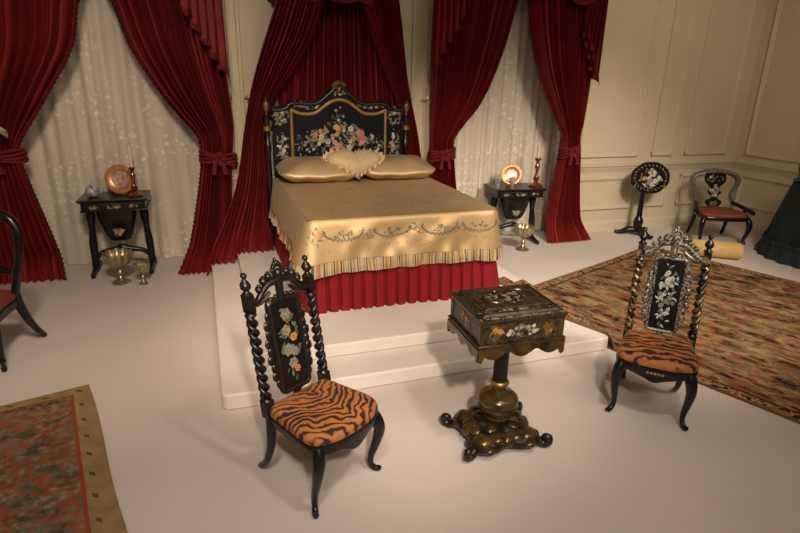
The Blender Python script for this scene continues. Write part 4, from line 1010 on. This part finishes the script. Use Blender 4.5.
m_ = MB(); m_.box((0,0,.02), (.16,.12,.04)); m_.build('base', M['lacq'], t, smooth=False, bevel=.008)
m_ = MB(); m_.tube(catmull([(0,0,.03),(-.01,0,.10),(.015,0,.17),(-.01,0,.25),(.0,0,.34),(.02,0,.42)], 5), [.04,.028,.04,.026,.034,.018], 10); m_.ell((.02,0,.43), (.03,.03,.035), 10, 7); m_.build('upright', M['inlaid'], t)
m_ = MB(); m_.box((0,.03,.30), (.16,.015,.32)); m_.build('panel', M['lacq'], t, smooth=False, bevel=.01)

# ------------------------------------------------------------------ chair at the left edge
t = thing('side_chair', 'black sabre-legged chair with red seat cut off at the left edge', 'chair', (-1.665, 4.15, 0), radians(-11.5))
m_ = MB(); O = catmull([(0,-.06,0),(.17,-.05,0),(.235,.0,0),(.225,.2,0),(.20,.40,0),(0,.42,0),(-.20,.40,0),(-.225,.2,0),(-.235,0,0),(-.17,-.05,0)], 5, True)
loft(m_, O, [(.97,.41),(1.0,.43),(.97,.45),(.8,.47),(.3,.48)], Vector((0,.18,0))); m_.build('seat', M['redsilk'], t)
m_ = MB(); loft(m_, O, [(.98,.345),(1.02,.355),(1.02,.405),(.98,.415)], Vector((0,.18,0))); m_.build('seat_rail', M['lacq'], t)
for s in (-1, 1):
    m_ = MB(); m_.lathe([(.014,0),(.018,.01),(.018,.03),(.012,.035),(.016,.06),(.024,.08),(.018,.095),(.022,.16),(.028,.27),(.03,.31),(.022,.325),(.034,.34),(.034,.40)], (s*.225,.01,0), 14); m_.build('leg', M['lacq'], t)
    m_ = MB(); m_.tube(catmull([(s*.205,.36,.46),(s*.212,.37,.36),(s*.222,.41,.24),(s*.235,.48,.11),(s*.245,.56,.012)], 5), [.032,.034,.030,.026,.02], 10); m_.build('leg', M['lacq'], t)
    m_ = MB(); m_.tube(catmull([(s*.205,.36,.44),(s*.235,.365,.55),(s*.262,.39,.68),(s*.272,.42,.80),(s*.262,.44,.90),(s*.215,.455,.98),(s*.12,.46,1.02)], 5), [.03,.026,.027,.03,.034,.038,.036], 10); m_.build('back_stile', M['lacq'], t)
m_ = MB(); m_.tube(catmull([(-.20,.455,.985),(-.10,.46,1.03),(0,.46,1.05),(.10,.46,1.03),(.20,.455,.985)], 5), [.034,.046,.05,.046,.034], 12, flat=.6); m_.build('crest_rail', M['lacq'], t)
m_ = MB(); m_.tube(catmull([(-.21,.38,.60),(0,.40,.64),(.21,.38,.60)], 5), [.022,.034,.022], 10); m_.tube([(0,.40,.64),(0,.45,1.02)], [.05,.06], 10, flat=.3); m_.build('back_splat', M['lacq'], t)

# ------------------------------------------------------------------ rugs
def rug(name, label, corner_, ax, L, Wd, m, zfn, wob=0, n=(70, 90), shear=0):
    """corner_, direction ax (unit) along the width, length to the right-hand side of it"""
    ax = Vector(ax).normalized(); ay = Vector((ax.y, -ax.x)); c = Vector(corner_) + ax*Wd/2 + ay*L/2
    rz = math.atan2(ax.y, ax.x); nu, nv = n; m_ = MB()
    def pt(u, v, dz):
        x = (u-.5)*Wd; y = -(v-.5)*L
        e = wob*sin(v*9+.5)*(u-.5)*2 + shear*v*L; w = Vector((c.x, c.y)) + ax*(x+e) + ay*(-y+wob*sin(u*7)*(v-.5)*2)
        return (x+e, y-wob*sin(u*7)*(v-.5)*2, zfn(w.x, w.y)+dz)
    m_.grid(nu, nv, lambda u, v: pt(u, v, .016))
    ring = [(i/nu, 0) for i in range(nu+1)] + [(1, j/nv) for j in range(1, nv+1)] + [(1-i/nu, 1) for i in range(1, nu+1)] + [(0, 1-j/nv) for j in range(1, nv)]
    n_ = len(ring); vs = [pt(u, v, .016) for u, v in ring] + [pt(u, v, .003) for u, v in ring]
    m_.add(vs, [(i, (i+1) % n_, n_+(i+1) % n_, n_+i) for i in range(n_)])
    m_.grid(nu, nv, lambda u, v: pt(u, v, .003))
    o = m_.build(name, m, angle=50); o.location = (c.x, c.y, 0); o.rotation_euler = (0, 0, rz); tag(o, label, 'rug'); return o
rug('rug', 'large red and olive rug running right, its corner draped over the platform steps', (2.44, 4.30), (.93,.368), 4.4, 3.05, rug_mat('kilim_rug', 1.525, 2.2, 'right'), lambda x, y: platz(x-.02, y), .012, (110, 130))
rug('rug', 'red and green rug with plain tan border at the lower left corner', (-2.59, 3.327), (.974,.225), 2.6, 1.77, rug_mat('garden_rug', .8825, 1.3, 'left'), lambda x, y: .0, .012, shear=.04)

# ------------------------------------------------------------------ light
def spot(name, loc, target, power, ang, blend=.6, c=(1,.76,.52), radius=.07):
    l = bpy.data.lights.new(name, 'SPOT'); l.energy = power; l.spot_size = radians(ang); l.spot_blend = blend; l.color = c; l.shadow_soft_size = radius
    o = bpy.data.objects.new(name, l); col.objects.link(o); o.location = loc; o.rotation_euler = (Vector(target)-Vector(loc)).to_track_quat('-Z', 'Y').to_euler(); return o
spot('spot_bed', (.2, -1.3, 3.5), (1.5, 4.0, .55), 880, 40, .7, (1,.85,.71), .12)
spot('spot_centre', (1.5, .7, 3.9), (1.6, 3.2, .1), 170, 62, .9, (1,.89,.80), .16)
spot('spot_right', (3.6, .9, 3.9), (4.1, 5.0, 0), 1200, 60, .9, (1,.88,.74), .45)
spot('spot_left', (-.3, 1.0, 3.9), (-.7, 5.6, .8), 480, 66, .9, (1,.82,.66), .3)
spot('spot_wall', (4.8, 2.4, 3.9), (5.9, 6.2, 2.1), 190, 70, .9, (1,.86,.69), .45)
spot('fill_spot_front', (-.4, -.1, 3.9), (-.7, 2.2, 0), 270, 58, .9, (1,.85,.72), .3)  # added spot, only there to brighten the front-left floor
def fill_area(name, loc, target, power, sx, sy, c=(1,.85,.68)):
    l = bpy.data.lights.new(name, 'AREA'); l.shape = 'RECTANGLE'; l.size = sx; l.size_y = sy; l.energy = power; l.color = c
    o = bpy.data.objects.new(name, l); col.objects.link(o); o.location = loc; o.rotation_euler = (Vector(target)-Vector(loc)).to_track_quat('-Z', 'Y').to_euler()
fill_area('added_fill', (1.8, -.6, 4.1), (1.8, 4.8, .9), 110, 6.0, .8)  # unseen area light, added to fill in and soften the spots' shadows
w = bpy.data.worlds.new('gallery'); scene.world = w; w.use_nodes = True
w.node_tree.nodes['Background'].inputs['Color'].default_value = (1,.85,.68,1); w.node_tree.nodes['Background'].inputs['Strength'].default_value = .10

# ------------------------------------------------------------------ camera
pi_, ya, ro = 0.32918302839364516, 0.33914878083908523, 0.023418258663214345
fw = Vector((sin(ya)*cos(pi_), cos(ya)*cos(pi_), -sin(pi_))); rt = Vector((cos(ya), -sin(ya), 0)); up = rt.cross(fw)
r2 = rt*cos(ro)+up*sin(ro); u2 = up*cos(ro)-rt*sin(ro)
cd = bpy.data.cameras.new('camera'); cd.sensor_width = 36; cd.lens = 556/800*36; cd.clip_start = .05
co = bpy.data.objects.new('camera', cd); col.objects.link(co)
Mx = Matrix.Identity(4)
for i in range(3): Mx[i][0] = r2[i]; Mx[i][1] = u2[i]; Mx[i][2] = -fw[i]
Mx.translation = Vector((0, 0, 2.0)); co.matrix_world = Mx
scene.camera = co
vs_ = scene.view_settings; vs_.view_transform = 'Standard'; vs_.look = 'None'; vs_.exposure = 0; vs_.gamma = 1; vs_.use_curve_mapping = False
